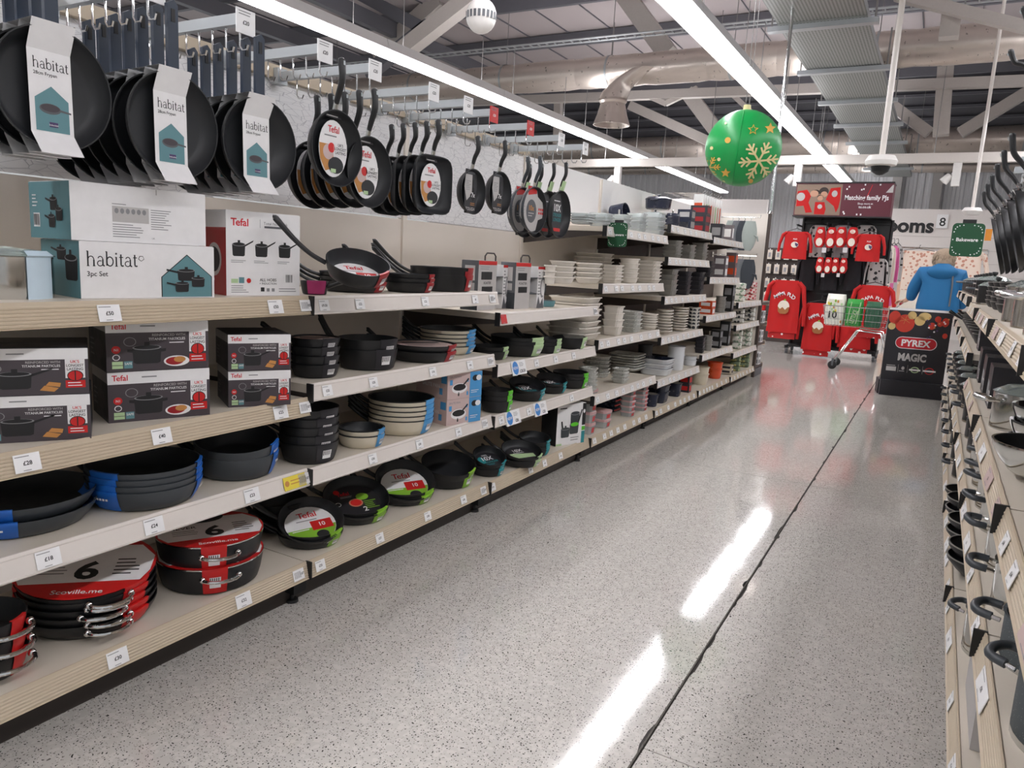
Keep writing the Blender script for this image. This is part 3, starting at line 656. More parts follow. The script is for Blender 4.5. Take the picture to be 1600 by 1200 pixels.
# printed cards lying in the pan: drawn in a frame whose right is u and up is v
def frame(mb, ang, z, R_): u = Vector((math.cos(R(ang)), math.sin(R(ang)), 0)); v = Vector((-u.y, u.x, 0)); return Art(mb, (0, 0, z), u, v, R_, R_)
def disc(mb, r, z, m, sx=1, sy=1, ang=0, seg=28):
    mb.lathe([(0, z), (r, z), (r, z-.0012), (0, z-.0012)], m, seg, M=Matrix.Rotation(R(ang), 4, 'Z') @ Matrix.Diagonal((sx, sy, 1, 1)))
def card_scoville(mb, r, h, tp):
    z = h+.004; a = frame(mb, 55, z, r); disc(mb, r*1.0, z, M_red)
    a.poly([(-.95, -.25), (-.8, -.55), (.85, -.5), (.95, -.2), (.95, .25), (.7, .62), (-.7, .62), (-.95, .3)], M_white, 1)
    a.ell(-.1, .62, .42, .3, M_blkin, 2); a.text('6', .05, -.42, .5, M_ink, 2, .03, 'c'); a.text('NEVER', -.75, .05, .12, M_ink, 2, .01); a.lines(-.7, -.3, -.2, -.02, 3, M_midgrey, 2); a.lines(.42, -.35, .85, .2, 5, M_ink, 2); a.rect(-.2, -.92, .3, -.68, M_red, 3); a.text('Scoville.me', .05, -.86, .11, M_white, 4, .01, 'c')
def card_tefal(mb, r, h, tp, ang=60, dark=False, z=None):
    z = .011 if z is None else z; q = r*tp*.92; a = frame(mb, ang, z, q)
    if dark:
        disc(mb, q, z, M_dcard); a.text('Tefal', -.35, .45, .2, M_tefred, 2, .01, 'c'); a.ell(.0, -.05, .28, .24, M_terra, 1); a.ell(0, -.05, .22, .18, M_red, 2); a.ell(.35, .25, .25, .2, M_green, 1); a.ell(-.7, .0, .12, .12, M_white, 1); a.ell(-.7, .0, .09, .09, M_dcard, 2); a.lines(.3, -.5, .85, 0, 5, M_green, 2); a.text('2', .25, -.6, .25, M_white, 2, .02, 'c'); a.ell(-.55, .7, .12, .14, M_red, 1); a.lines(-.5, .3, .1, .42, 2, M_grey, 1)
    else:
        disc(mb, q, z, M_white)
        a.poly([(math.cos(t)*.99, math.sin(t)*.99) for t in [R(190+160*k/12) for k in range(13)]], M_green, 1)
        a.text('Tefal', 0, .4, .3, M_tefred, 2, .012, 'c'); a.lines(-.5, .18, .5, .32, 1, M_midgrey, 1); a.rect(.0, -.35, .85, .15, M_red, 2); a.text('10', .45, -.18, .2, M_white, 3, .02, 'c'); a.ell(.3, -.62, .25, .2, M_ink, 3); a.lines(-.8, -.3, -.1, -.05, 2, M_white, 2)
def card_10x(mb, r, h, tp):
    z = .011; q = r*tp*.92; a = frame(mb, 60, z, q); disc(mb, q, z, M_dcard); a.text('10X', 0, .0, .42, M_white, 2, .02, 'c'); a.text('STRONGER', 0, -.32, .2, M_tealc, 2, .01, 'c'); a.lines(-.5, -.6, .5, -.4, 2, M_tealc); a.ell(-.55, .1, .3, .4, M_tealc, 1); a.lines(-.3, .5, .4, .7, 2, M_white)
def card_pale(mb, r, h, tp):
    z = .011; q = r*tp*.92; a = frame(mb, 60, z, q); disc(mb, q*.9, z, M_dcard); a.poly([(-.8, -.4), (.8, -.5), (.85, -.1), (-.75, .2)], M_pgreen, 1); a.text('10X', 0, .3, .3, M_white, 2, .015, 'c'); a.lines(-.5, .1, .5, .24, 1, M_white, 2)
def card_grey(mb, r, h, tp):
    z = h-.006; a = frame(mb, 50, z, r); disc(mb, r*.9, z, M_pink); a.lines(-.6, -.4, .5, .1, 4, M_dprint); a.rect(-.6, .2, .6, .5, M_dcard)
def stack(sp, geo, z, n, dz, label, where, grp, kw=None, top_kw=None, name='frying_pan', cat='pan', rot=0, tilt=None, jit=6, hmin=.042, x_off=0, tp=.84):
    kw = dict(kw or {}); kw['tp'] = kw.get('tp', tp); C, r, H = fit(*geo, z, kw['tp']); h = max(hmin, H-(n-1)*dz); rnd = random.Random(sp)
    for i in range(n):
        top = i == n-1; k2 = dict(kw)
        if top and top_kw: k2.update(top_kw)
        key = sp+('t' if top and top_kw else ''); loc = Vector((C.x+x_off, C.y, z+i*dz+.0005)); rt = R(rot+rnd.uniform(-jit, jit))
        if top and tilt:
            ax = Vector((math.cos(R(tilt[1])), math.sin(R(tilt[1])), 0)); m3 = Matrix.Rotation(R(tilt[0]), 3, ax) @ Matrix.Rotation(rt, 3, 'Z'); loc.z += tilt[2]
            inst(key, lambda: pan_parts(r, h, **k2), name, (f'{label}, {ordn(i, n)} of {where}' if n > 1 else f'{label}, {where}'), cat, loc, m3, grp)
        else: inst(key, lambda: pan_parts(r, h, **k2), name, (f'{label}, {ordn(i, n)} of {where}' if n > 1 else f'{label}, {where}'), cat, loc, rt, grp)
    return C, r, h
za, zb, zc = LS[0], LS[1], LS[2]
B_ = lambda *l: dict(bands=l)
blue = dict(mo=M_char, mi=M_blkin, bands=((-70, 17, M_blue, 0), (48, 14, M_blue, 0)), handle=(205, .1, .05))
stack('A1a', (-75, 140, 842, 792), za[1], 2, .034, 'charcoal saute pan with blue card band', 'stack at the left edge', 'blue banded pans', blue, rot=20)
stack('A1b', (145, 310, 800, 738), za[1], 4, .0185, 'charcoal saute pan with blue card bands', 'stack beside the woks', 'blue banded pans', blue, rot=-4)
stack('A1c', (308, 432, 753, 697), za[1], 3, .022, 'charcoal wok with blue card band', 'stack by the yellow ticket', 'blue banded pans', dict(blue, bands=((28, 13, M_blue, 0),)), tilt=(9, 50, .004))
redk = dict(mo=M_blk, bands=((-112, 16, M_red, 0), (22, 14, M_red, 0)), loop=-4)
stack('A0a', (-95, 38, 1076, 985), za[0], 3, .045, 'black casserole pan with red card band', 'stack at the left photo edge', 'red banded pans', dict(redk, loop=8), rot=10)
stack('A0b', (45, 238, 998, 922), za[0], 5, .0235, 'black saute pan with red card and chrome loop', 'stack above £30 ticket', 'red banded pans', redk, dict(card=card_scoville), rot=-12, tilt=(7, 60, .012))
stack('A0c', (252, 408, 930, 853), za[0], 2, .076, 'black carded casserole with chrome loop', 'pair above the £32 ticket', 'red banded pans', dict(mo=M_blk, bands=((-38, 13, M_red, 1),), loop=-32, card=card_scoville, rim=M_chrome, tp=.9), name='casserole_pan')
stack('A0d', (395, 480, 835, 790), za[0], 2, .05, 'plain black roasting pan', 'stack behind the red carded casseroles', 'rear black pans', dict(handle=(200, .05, .03)))
bl = lambda m, code=1, a=2, hw=15: dict(bands=((a, hw, m, code),), handle=(212, .1, .05))
stack('B0a', (434, 535, 860, 836), zb[0], 3, .016, 'black frying pan with lime card band', 'stack beside the £32 casserole pair', 'lime banded pans', bl(M_green), dict(card=card_tefal, bands=((2, 16, M_green, 0), (-14, 13, M_dcard, 1))), tilt=(25, 55, .022))
stack('B0b', (503, 606, 822, 796), zb[0], 3, .016, 'black frying pan with lime card band', 'stack with dark soup card', 'lime banded pans', bl(M_green), dict(card=lambda m, r, h, t: card_tefal(m, r, h, t, 60, True)), tilt=(22, 55, .022))
stack('B0c', (583, 678, 792, 766), zb[0], 3, .016, 'black frying pan with lime card band', 'stack with big white card', 'lime banded pans', bl(M_green), dict(card=card_tefal), tilt=(26, 55, .024))
stack('B0d', (655, 740, 766, 738), zb[0], 2, .02, 'deep black wok with lime card label', 'stack by the dark tens pans', 'lime banded pans', bl(M_green), tilt=(14, 55, .024))
stack('C0a', (735, 788, 746, 724), zc[0], 3, .018, 'small black frying pan with teal card', 'stack with the 10X card', 'teal banded pans', bl(M_tealc), dict(card=card_10x), tilt=(22, 55, .026))
stack('C0b', (780, 845, 732, 716), zc[0], 2, .018, 'black grill pan with pale card', 'stack between 10X pans and teal stack', 'teal banded pans', bl(M_pgreen), dict(card=card_pale), tilt=(14, 55, .026))
stack('C0c', (808, 858, 714, 696), zc[0], 4, .013, 'black saute pan with teal card', 'stack beside pot set carton', 'teal banded pans', bl(M_tealc, 0), tilt=(9, 55, .022))
dark = dict(bands=((-8, 22, M_dcard, 1),), handle=(215, .1, .04))
stack('B1a', (438, 528, 727, 642), zb[1], 5, .0315, 'black grill pan with black barcode card', 'stack left of cream pans', 'black carded pans', dark)
cre = dict(mo=M_creampan, mi=M_blkin, rim=M_blk, bands=((8, 17, M_lblue, 1),), handle=(215, .08, .04))
stack('B1b', (528, 600, 702, 674), zb[1], 2, .022, 'cream frying pan with light blue card', 'short stack beside the taller cream stack', 'cream pans', cre)
stack('B1c', (575, 676, 682, 628), zb[1], 5, .021, 'cream saute pan with light blue card', 'tall stack beside the pink cartons', 'cream pans', cre)
stack('C1a', (750, 800, 646, 612), zc[1], 3, .026, 'black saucepan with green card', 'stack beside the pink cartons', 'green banded pans', bl(M_bgreen))
stack('C1b', (792, 850, 628, 610), zc[1], 2, .018, 'black frying pan with teal green card', 'stack above the left NEW ticket', 'green banded pans', bl(M_tealc), dict(card=card_10x), tilt=(16, 55, .026))
stack('C1c', (835, 884, 616, 600), zc[1], 2, .018, 'black frying pan with teal card', 'stack above the right NEW ticket', 'green banded pans', bl(M_tealc, 0), dict(card=card_10x), tilt=(14, 55, .024))
stack('C1d', (862, 918, 608, 584), zc[1], 3, .02, 'black frying pan with bright green card', 'stack beside the patterned grey dishes', 'green banded pans', bl(M_bgreen))
stack('B2a', (455, 530, 592, 530), zb[2], 4, .032, 'black square-sided pan with grey barcode card', 'stack left of the deep stockpots', 'black carded pans', dark, dict(card=card_grey))
stack('B2b', (528, 620, 580, 532), zb[2], 2, .04, 'deep black stockpot with black barcode card', 'pair under the red carded saucepans', 'black carded pans', dict(dark, handle=(200, .09, .1), tp=.88), name='stock_pot', cat='pot')
stack('B2c', (610, 712, 568, 541), zb[2], 2, .028, 'black frying pan with dark red card', 'pair right of the stockpots', 'red carded pans', bl(M_dred, 1, 6, 17), dict(card=card_grey))
stack('B2d', (655, 742, 555, 522), zb[2], 5, .019, 'cream saucepan with light blue card', 'stack behind the red carded pair', 'cream pans', cre)
stack('C2a', (736, 794, 563, 543), zc[2], 2, .022, 'black frying pan with pale green card', 'pair beside the cream saucepans', 'pale green carded pans', bl(M_pgreen))
stack('C2b', (765, 848, 558, 528), zc[2], 3, .02, 'deep black pan with large pale green card', 'stack above blue NEW ticket', 'pale green carded pans', bl(M_pgreen, 1, 0, 22))
stack('C2c', (828, 876, 553, 530), zc[2], 3, .02, 'black saucepan with pale green card', 'stack under the grey green roasting tin', 'pale green carded pans', bl(M_pgreen, 1, 0, 22))
stack('C2d', (862, 916, 546, 528), zc[2], 1, .02, 'wide black pan with pale green card', 'alone beside white dishes', 'pale green carded pans', bl(M_pgreen, 1, 0, 22))
redh = dict(bands=((10, 15, M_dred, 1),), handle=(228, .17, .1), hm=M_hand)
C3, r3, h3 = stack('B3a', (500, 604, 458, 436), zb[3], 3, .018, 'black frying pan with dark red card', 'stack right of white carton', 'red carded pans', redh)
stack('B3a2', (506, 606, 430, 402), C3.z+.085, 1, 0, 'tilted black frying pan showing white and red card', 'leaning beside white carton', 'red carded pans', redh, dict(card=lambda m, r, h, t: card_tefal(m, r, h, t, 60)), tilt=(24, 62, -.01))
stack('B3b', (600, 678, 458, 430), zb[3], 3, .018, 'black frying pan with dark red card', 'middle stack of the top shelf', 'red carded pans', redh)
stack('B3c', (640, 738, 456, 418), zb[3], 3, .017, 'deep black saucepan with dark red card', 'stack by roasting tin packs', 'red carded pans', redh, tp=.9)
stack('B3d', (470, 513, 461, 440), zb[3], 1, .0, 'small black pan with magenta card', 'pan against the white saucepan carton', 'red carded pans', dict(bands=((-40, 40, M_mag, 0),), handle=(20, .1, .02)))

# ------------------------------------------------------------------ hanging pans on bars
def bar_parts(n, tk):
    out = [('cross_bar', MB().box(0, .5, -.012, .012, -.016, .016, M_galv).build('cross_bar'), None), ('wall_bracket', MB().box(-.01, .03, -.025, .025, -.03, .03, M_galv).build('wall_bracket'), None)]
    for k in range(n):
        x = .48-k*.062; out.append(('hook', MB().tube([(x, 0, -.014), (x, 0, -.075), (x+.01, 0, -.088), (x+.03, 0, -.088), (x+.036, 0, -.075)], .003, M_chrome, 6).build('hook'), None))
    mb = MB(); mb.box(.502, .506, -.035, .035, -.045, .025, {'w': M_ticket, 'r': M_red}[tk]); a = Art(mb, (.506, -.035, -.045), (0, 1, 0), (0, 0, 1), .07, .07)
    a.text(P_+'20', .5, .38, .16, M_ink if tk == 'w' else M_white, 1, .02, 'c'); a.lines(.1, .72, .9, .95, 2, M_midgrey)
    out.append(('price_ticket', mb.build('price_ticket'), None, 'red ticket' if tk == 'r' else None))
    return out
BARS = dict(r1=(1.05, 8, 'w', 'leftmost, above the first house-print pans'), r2=(1.35, 8, 'w', 'above the large house-print pans'), r3=(1.655, 8, 'w', 'above the small house-print pans'), r4=(1.99, 7, 'w', 'left of the oval white card pans'), a=(2.25, 7, 'w', 'above the oval white card pans'), b=(2.62, 7, 'w', 'above the square grill pans'),
            c=(2.88, 7, 'w', 'empty, just right of the grill pans'), d=(3.1, 7, 'r', 'with red ticket above two 7x pans'), e=(3.46, 7, 'r', 'with red ticket above the grey card pan'), f=(3.82, 7, 'w', 'above the green carded pans'), g=(4.14, 7, 'w', 'rightmost, empty'))
for k, (y, n, tk, wd) in BARS.items(): inst('bar'+tk+str(n), lambda: bar_parts(n, tk), 'display_bar', f'grey metal pan display bar, {wd}', 'display bar', (-2.41, y, 1.955), 0, 'pan display bars')
HANG = Matrix(((0, 0, 1), (0, -1, 0), (1, 0, 0)))
def hpan(key, r, h, ln, card=None, hmat=None, tp=.82, straight=False, sq=0, mo=None, rim=None):
    def fn():
        o, i = prof_pan(r, h, tp); mb = MB(); mb.lathe(o+[i[0]], mo or M_blk, 40, sq=sq); mb.lathe(i, M_blkin, 40, sq=sq); out = [('body', mb.build('body'), None)]
        if rim: mb.lathe([(r+.001, h), (r-.004, h+.002)], rim, 40)
        mb = MB(); hm = hmat or M_hand
        if straight: mb.prism([(r-.004, -.016), (r+ln, -.016), (r+ln+.012, -.004), (r+ln, .016), (r-.004, .016)], (0, 0, h*.72), (1, 0, 0), (0, 1, 0), .012, hm); mb.box(r+ln-.045, r+ln-.012, -.006, .006, h*.72+.012, h*.72+.0135, M_blackp)
        else:
            mb.tube([(r*.97, 0, h*.6), (r+.03, 0, h*.78)], [.012, .011], M_steel, 8, .5); pp, rr = smooth([(r+.02, 0, h*.72), (r+.05, 0, h*.95), (r+ln*.6, 0, h+.014), (r+ln*.95, 0, h+.01), (r+ln, 0, h+.009)], [.0105, .0125, .014, .016, .009]); mb.tube(pp, rr, hm, 10, .62)
            mb.box(r+ln*.87, r+ln*.95, -.004, .004, h+.021, h+.0235, M_galv)
        out.append(('handle', mb.build('handle'), None))
        if card: mb = MB(); card(mb, r, h, tp); out.append(('card_sleeve', mb.build('card_sleeve'), None))
        return out
    return fn
def sleeve_habitat(mb, r, h, tp):
    wd = .36*r; cs = [(1.03*r, -.004), (1.045*r, h+.008), (.6*r, h*.55), (-.72*r, h*.62), (-1.07*r, h+.022), (-1.05*r, h*.3)]
    v = []
    for t, n in cs: v += [(t, -wd, n), (t, wd, n)]
    mb.add(v, [(2*k, 2*k+1, 2*k+3, 2*k+2) for k in range(len(cs)-1)], M_white)
    p = Vector((-.72*r, wd, h*.62)); q = Vector((.6*r, wd, h*.55)); v_ = (q-p); a = Art(mb, p, (0, -1, 0), v_, 2*wd, v_.length)
    a.serif_habitat(.12, .78, .13, M_ink, 1); a.text('28cm Frypan', .12, .70, .04, M_ink, 1, .01)
    a.poly([(.12, .02), (.9, .02), (.9, .42), (.51, .58), (.12, .42)], M_teal, 1); a.fpan(.46, .3, .5, .13, M_mdgrey, 2); a.rect(.42, .08, .62, .14, M_purple, 3); a.text('Induction', .52, .095, .022, M_white, 4, .005, 'c')
def oval_tefal(mb, r, h, tp):
    z = h*.5; v_ = Vector((1, 0, 0)); u = Vector((0, -1, 0)); a = Art(mb, (0, 0, z), u, v_, r, r)
    pts = [(.55*math.cos(2*PI*k/28), .74*math.sin(2*PI*k/28)) for k in range(28)]; mb.prism(pts, (0, 0, z-.002), u*r, v_*r, .0018, M_white)
    a.text('Tefal', 0, .42, .17, M_tefred, 2, .012, 'c'); a.lines(-.35, .28, .35, .38, 1, M_midgrey, 1)
    a.poly([(-.54, .1), (0, .1), (0, -.5), (-.3, -.6), (-.5, -.3)], M_food, 1); a.ell(-.2, -.1, .2, .2, M_pink, 2); a.ell(-.08, .02, .13, .13, M_red, 3)
    a.rect(0, -.16, .53, .18, M_white, 3); a.text("UK'S", .27, .08, .075, M_ink, 4, .012, 'c'); a.text('LONGEST', .27, -.02, .075, M_ink, 4, .012, 'c', .46); a.text('LASTING', .27, -.12, .075, M_ink, 4, .012, 'c', .46)
    a.ell(.1, -.42, .3, .22, M_blkin, 2); a.rect(-.1, -.62, .1, -.52, M_pgreen, 3)
    a.rect(-.3, .8, .3, .9, M_dcard, 1); a.lines(-.28, .81, .28, .88, 1, M_grey, 2)
def card_7x(mb, r, h, tp):
    z = h*.55; v_ = Vector((1, 0, 0)); u = Vector((0, -1, 0)); a = Art(mb, (0, 0, z), u, v_, r, r)
    mb.prism([(-.42, .98), (.42, .98), (.5, .3), (.42, -.95), (-.42, -.95), (-.5, .3)], (0, 0, z-.002), u*r, v_*r, .0018, M_dcard)
    a.poly([(-.42, .75), (.1, .75), (.1, -.1), (-.3, -.4), (-.5, .2)], M_grey, 1); a.lines(-.38, .05, .0, .5, 6, M_midgrey, 2); a.rect(-.3, .78, .3, .92, M_mdgrey, 2)
    a.poly([(-.05, -.15), (.2, .12), (.45, -.15), (.2, -.42)], M_ink, 2); a.text('7x', .2, -.22, .2, M_white, 3, .02, 'c'); a.lines(0, -.6, .42, -.45, 2, M_food, 2); a.text('TOUGH', 0, -.82, .14, M_grey, 2, .02, 'c')
    a.rect(.16, .15, .22, .55, M_ink, 2); a.ell(.19, .1, .1, .12, M_ink, 2)
def card_grey10(mb, r, h, tp):
    z = h*.6; v_ = Vector((1, 0, 0)); u = Vector((0, -1, 0)); a = Art(mb, (0, 0, z), u, v_, r, r)
    mb.prism([(-.45, 1.02), (.25, 1.02), (.4, .6), (1.0, .3), (1.0, -.25), (.5, -.4), (.3, -.95), (-.2, -.95), (-1.0, -.3), (-1.0, .2)], (0, 0, z-.002), u*r, v_*r, .0018, M_grey)
    a.poly([(-.45, 1.0), (.25, 1.0), (.3, .72), (-.4, .62)], M_red, 1); a.ell(-.1, -.05, .42, .5, M_mdgrey, 1); a.text('10x', -.1, -.02, .22, M_food, 3, .02, 'c'); a.lines(-.35, -.3, .15, -.08, 2, M_grey, 2)
    for i in range(2):
        for j in range(3): a.rect(.5+.15*j, .02-.16*i, .6+.15*j, .12-.16*i, M_red, 1)
    a.lines(-.95, -.2, -.6, .15, 5, M_midgrey)
def card_green(mb, r, h, tp):
    z = h*.5; v_ = Vector((1, 0, 0)); u = Vector((0, -1, 0)); a = Art(mb, (0, 0, z), u, v_, r, r)
    mb.prism([(-.5, .9), (.2, .9), (.45, .2), (.35, -.9), (-.45, -.9), (-.55, 0)], (0, 0, z-.002), u*r, v_*r, .0018, M_dcard)
    a.text('10X', -.05, .12, .3, M_white, 2, .02, 'c', .8); a.text('STRONGER', -.05, -.1, .14, M_tealc, 2, .01, 'c', .8); a.text('LONGER', -.05, -.3, .14, M_tealc, 2, .01, 'c', .8); a.rect(-.35, -.72, .3, -.58, M_red, 2); a.lines(-.4, .5, .2, .62, 1, M_white)
    mb.tube([(r*1.0, 0, h*.9), (r+.05, 0, h*1.2)], .017, M_pgreen, 8, .5)
def hang(key, fn, y, z, n, x0, dx, label, where, grp, dy=0, rnd=4):
    rr = random.Random(key)
    for i in range(n):
        m3 = Matrix.Rotation(R(rr.uniform(-rnd, rnd)), 3, 'Z') @ HANG
        nm = 'front pan' if i == 0 else ('second pan' if i == 1 else ('third pan' if i == 2 else ORD[min(i, 6)].replace(' up', '')+' pan'))
        inst(key, fn, 'hanging_pan', f'{label}, {nm if n > 1 else "the pan"} {where}', 'pan', (x0-dx*i, y+dy*i, z-.002*i), m3, grp)
hang('hab28', hpan('', .142, .045, .17, sleeve_habitat, M_navy_h, straight=True), 1.07, 1.63, 4, -1.93, .055, 'hanging black pan with white house-print sleeve', 'of the leftmost row', 'house-print pans')
hang('hab28', hpan('', .142, .045, .17, sleeve_habitat, M_navy_h, straight=True), 1.385, 1.6, 7, -1.92, .062, 'hanging black pan with white house-print sleeve', 'of the second row', 'house-print pans')
hang('hab24', hpan('', .138, .055, .17, sleeve_habitat, M_navy_h, tp=.7, straight=True), 1.68, 1.595, 6, -1.92, .062, 'hanging black wok with white house-print sleeve', 'of the third row', 'house-print pans')
hang('hab10', hpan('', .142, .045, .17, sleeve_habitat, M_navy_h, straight=True), .80, 1.6, 2, -2.0, .055, 'hanging black pan with white sleeve', 'cut by the left photo edge', 'house-print pans')
hang('tefA', hpan('', .128, .045, .165, oval_tefal), 2.005, 1.63, 1, -1.9, .06, 'hanging black pan with raised handle and oval white card', 'foremost left', 'oval card pans')
hang('tefA', hpan('', .128, .045, .165, oval_tefal), 2.2, 1.575, 5, -1.92, .07, 'hanging black pan with oval white card', 'of the row beside the long-handled one', 'oval card pans')
hang('tefS', hpan('', .118, .04, .14, oval_tefal, sq=5), 2.6, 1.572, 5, -1.91, .062, 'hanging black square grill pan with oval white card', 'of the grill pan row', 'square grill pans')
hang('sev', hpan('', .1, .04, .14, card_7x), 2.9, 1.575, 1, -1.91, .06, 'hanging black pan with dark 7x card', 'on the left of two', '7x pans')
hang('sev', hpan('', .1, .04, .14, card_7x), 3.12, 1.59, 1, -1.9, .06, 'hanging black pan with dark 7x card', 'on the right of two', '7x pans')
hang('g10', hpan('', .118, .045, .15, card_grey10, M_char, mo=M_char), 3.47, 1.54, 2, -1.9, .07, 'hanging charcoal pan with red and grey card', 'beside the 7x pans', 'ten times pans')
hang('grn', hpan('', .13, .045, .15, card_green), 3.83, 1.545, 4, -1.93, .075, 'hanging black pan with 10X card and green tab', 'of its row', 'green tab pans')

# ------------------------------------------------------------------ cartons on the left shelves
def carton_at(pbl, pbr, z, pyt, depth, face=None, side=None, body=None, topm=None, flap=True):
    """front bottom corners on the shelf -> origin, yaw, width, height; local +x is right along the front, -y is out of the front"""
    A, B = onz(*pbl, z), onz(*pbr, z); u = (B-A); W = u.length; yaw = math.atan2(u.y, u.x)
    d = ray(*pyt); hd = math.hypot(A.x, A.y); H = CH+d.z*hd/math.hypot(d.x, d.y)-z
    return A, yaw, W, H
def carton_parts(W, H, D, face, side, body, lid=None):
    mb = MB(); mb.box(0, W, 0, D, 0, H, body)
    a = Art(mb, (0, 0, 0), (1, 0, 0), (0, 0, 1), W, H); face(a)
    if side: side(Art(mb, (0, D, 0), (0, -1, 0), (0, 0, 1), D, H))
    out = [('carton', mb.build('carton'), None)]
    t = MB(); t.box(.002, W-.002, .002, D*.49, H, H+.0015, lid or body); t2 = MB(); t2.box(.002, W-.002, D*.51, D-.002, H, H+.0015, lid or body)
    return out+[('flap', t.build('flap'), None), ('flap', t2.build('flap'), None)]
def carton(key, pbl, pbr, z, pyt, D, face, side, body, label, group=None, lid=None, H=None, gap=.003):
    A, yaw, W, h = carton_at(pbl, pbr, z, pyt, D); h = H or h
    inst(key, lambda: carton_parts(W, h, D, face, side, body, lid), 'carton_box', label, 'box', A+Vector((0, 0, .0005)), yaw, group)
    return A, yaw, W, h
def f_habitat(a):
    x = a.serif_habitat(.045, .58, .26, M_ink, 1); a.text('3pc Set', .045, .40, .085, M_ink, 1, .008)
    a.poly([(x+.01, .78), (x+.035, .78), (x+.045, .72), (x+.022, .68), (x, .72)], M_ink, 1); a.poly([(x+.013, .77), (x+.033, .77), (x+.04, .725), (x+.022, .69), (x+.005, .725)], M_white, 2)
    a.poly([(.57, .02), (.98, .02), (.98, .42), (.775, .84), (.57, .40)], M_ink, 1); a.poly([(.577, .02), (.973, .02), (.973, .415), (.775, .82), (.577, .395)], M_teal, 2)
    a.pot(.765, .43, .14, .2, M_ink, True, -1, 3); a.pot(.86, .30, .11, .17, M_ink, True, 0, 6); a.pot(.73, .2, .11, .17, M_ink, True, -1, 6)
def s_habitat(a):
    a.rect(0, 0, 1, 1, M_teal, 1); a.pot(.62, .6, .18, .2, M_ink, True, -1, 3); a.pot(.76, .42, .16, .2, M_ink, True, 0, 6); a.pot(.58, .3, .16, .2, M_ink, True, -1, 6); a.barcode(.1, .2, .26, .45, 2); a.lines(.08, .55, .22, .8, 4, M_white, 2)
def s_habitat2(a): a.rect(0, 0, 1, 1, M_teal, 1); a.pot(.8, .5, .32, .4, M_ink, True, 0, 3); a.pot(.55, .75, .25, .2, M_ink, True, -1, 2)
def f_habback(a):
    a.rect(.28, .36, .545, .64, M_grey, 1); 
    for i in range(6): a.ell(.31+.04*i, .56, .015, .05, M_midgrey, 2, 10)
    a.lines(.28, .08, .52, .34, 6, M_midgrey); a.lines(.56, .25, .72, .64, 9, M_midgrey); a.lines(.28, .66, .42, .7, 1, M_midgrey); a.rect(.6, .9, .61, 1, M_grey, 1); a.text('UK', .565, .08, .03, M_midgrey, 1, .005)
def f_tefal(a, dish=True, pot2=True):
    a.rect(0, 0, 1, .76, M_dprint, 1); a.rect(0, .76, 1, 1, M_white, 1); a.text('Tefal', .04, .83, .11, M_tefred, 2, .015); a.lines(.32, .85, .55, .93, 1, M_midgrey, 2)
    a.poly([(0, 0), (.5, 0), (.62, .3), (.3, .42), (0, .4)], M_midgrey, 1) if False else None
    a.text('REINFORCED WITH', .76, .68, .05, M_grey, 2, .008, 'r'); a.text('TITANIUM PARTICLES', .76, .60, .05, M_white, 2, .008, 'r'); a.lines(.6, .52, .76, .58, 1, M_white, 2)
    a.pot(.38, .3, .28, .32, M_ink, True, 2 if pot2 else 1, 2); a.ell(.22, .58, .06, .09, M_midgrey, 2); a.ell(.22, .58, .052, .078, M_dprint, 3)
    if dish: a.ell(.67, .17, .13, .11, M_white, 2); a.ell(.65, .17, .09, .08, M_dred, 3); a.ell(.7, .2, .06, .06, M_food, 4)
    else: a.poly([(.58, .1), (.7, .06), (.74, .14), (.62, .2)], M_food, 2); a.poly([(.63, .2), (.75, .16), (.76, .25), (.66, .28)], M_food, 3)
    a.rect(.80, .35, .97, .76, M_white, 2); a.text("UK'S", .885, .68, .06, M_tefred, 3, .012, 'c'); a.text('LONGEST', .885, .60, .055, M_ink, 3, .01, 'c', .15); a.text('LASTING', .885, .52, .055, M_ink, 3, .01, 'c', .15)
    a.ell(.885, .40, .07, .12, M_ink, 3); a.ell(.885, .40, .062, .105, M_red, 4); a.rect(.88, .3, .89, .5, M_ink, 5); a.rect(.80, .14, .97, .3, M_red, 2); a.lines(.82, .16, .95, .28, 2, M_white, 3)
    a.ell(.09, .43, .042, .075, M_red, 2); a.text('N1', .09, .405, .05, M_white, 3, .01, 'c'); a.ell(.09, .28, .035, .06, M_white, 2); a.ell(.09, .28, .027, .045, M_dprint, 3)
    a.rect(.05, .06, .15, .2, M_pgreen, 2); a.rect(.16, .06, .24, .2, M_teal, 2); a.text('SAFE', .2, .13, .045, M_white, 3, .008, 'c'); a.rect(.05, .12, .15, .13, M_dprint, 3)
def s_tefal(a): a.rect(0, 0, 1, .78, M_dcard, 1); a.rect(0, .78, 1, 1, M_grey, 1); a.ell(.6, .4, .25, .2, M_dprint, 2); a.lines(.1, .2, .35, .6, 4, M_midgrey, 2)
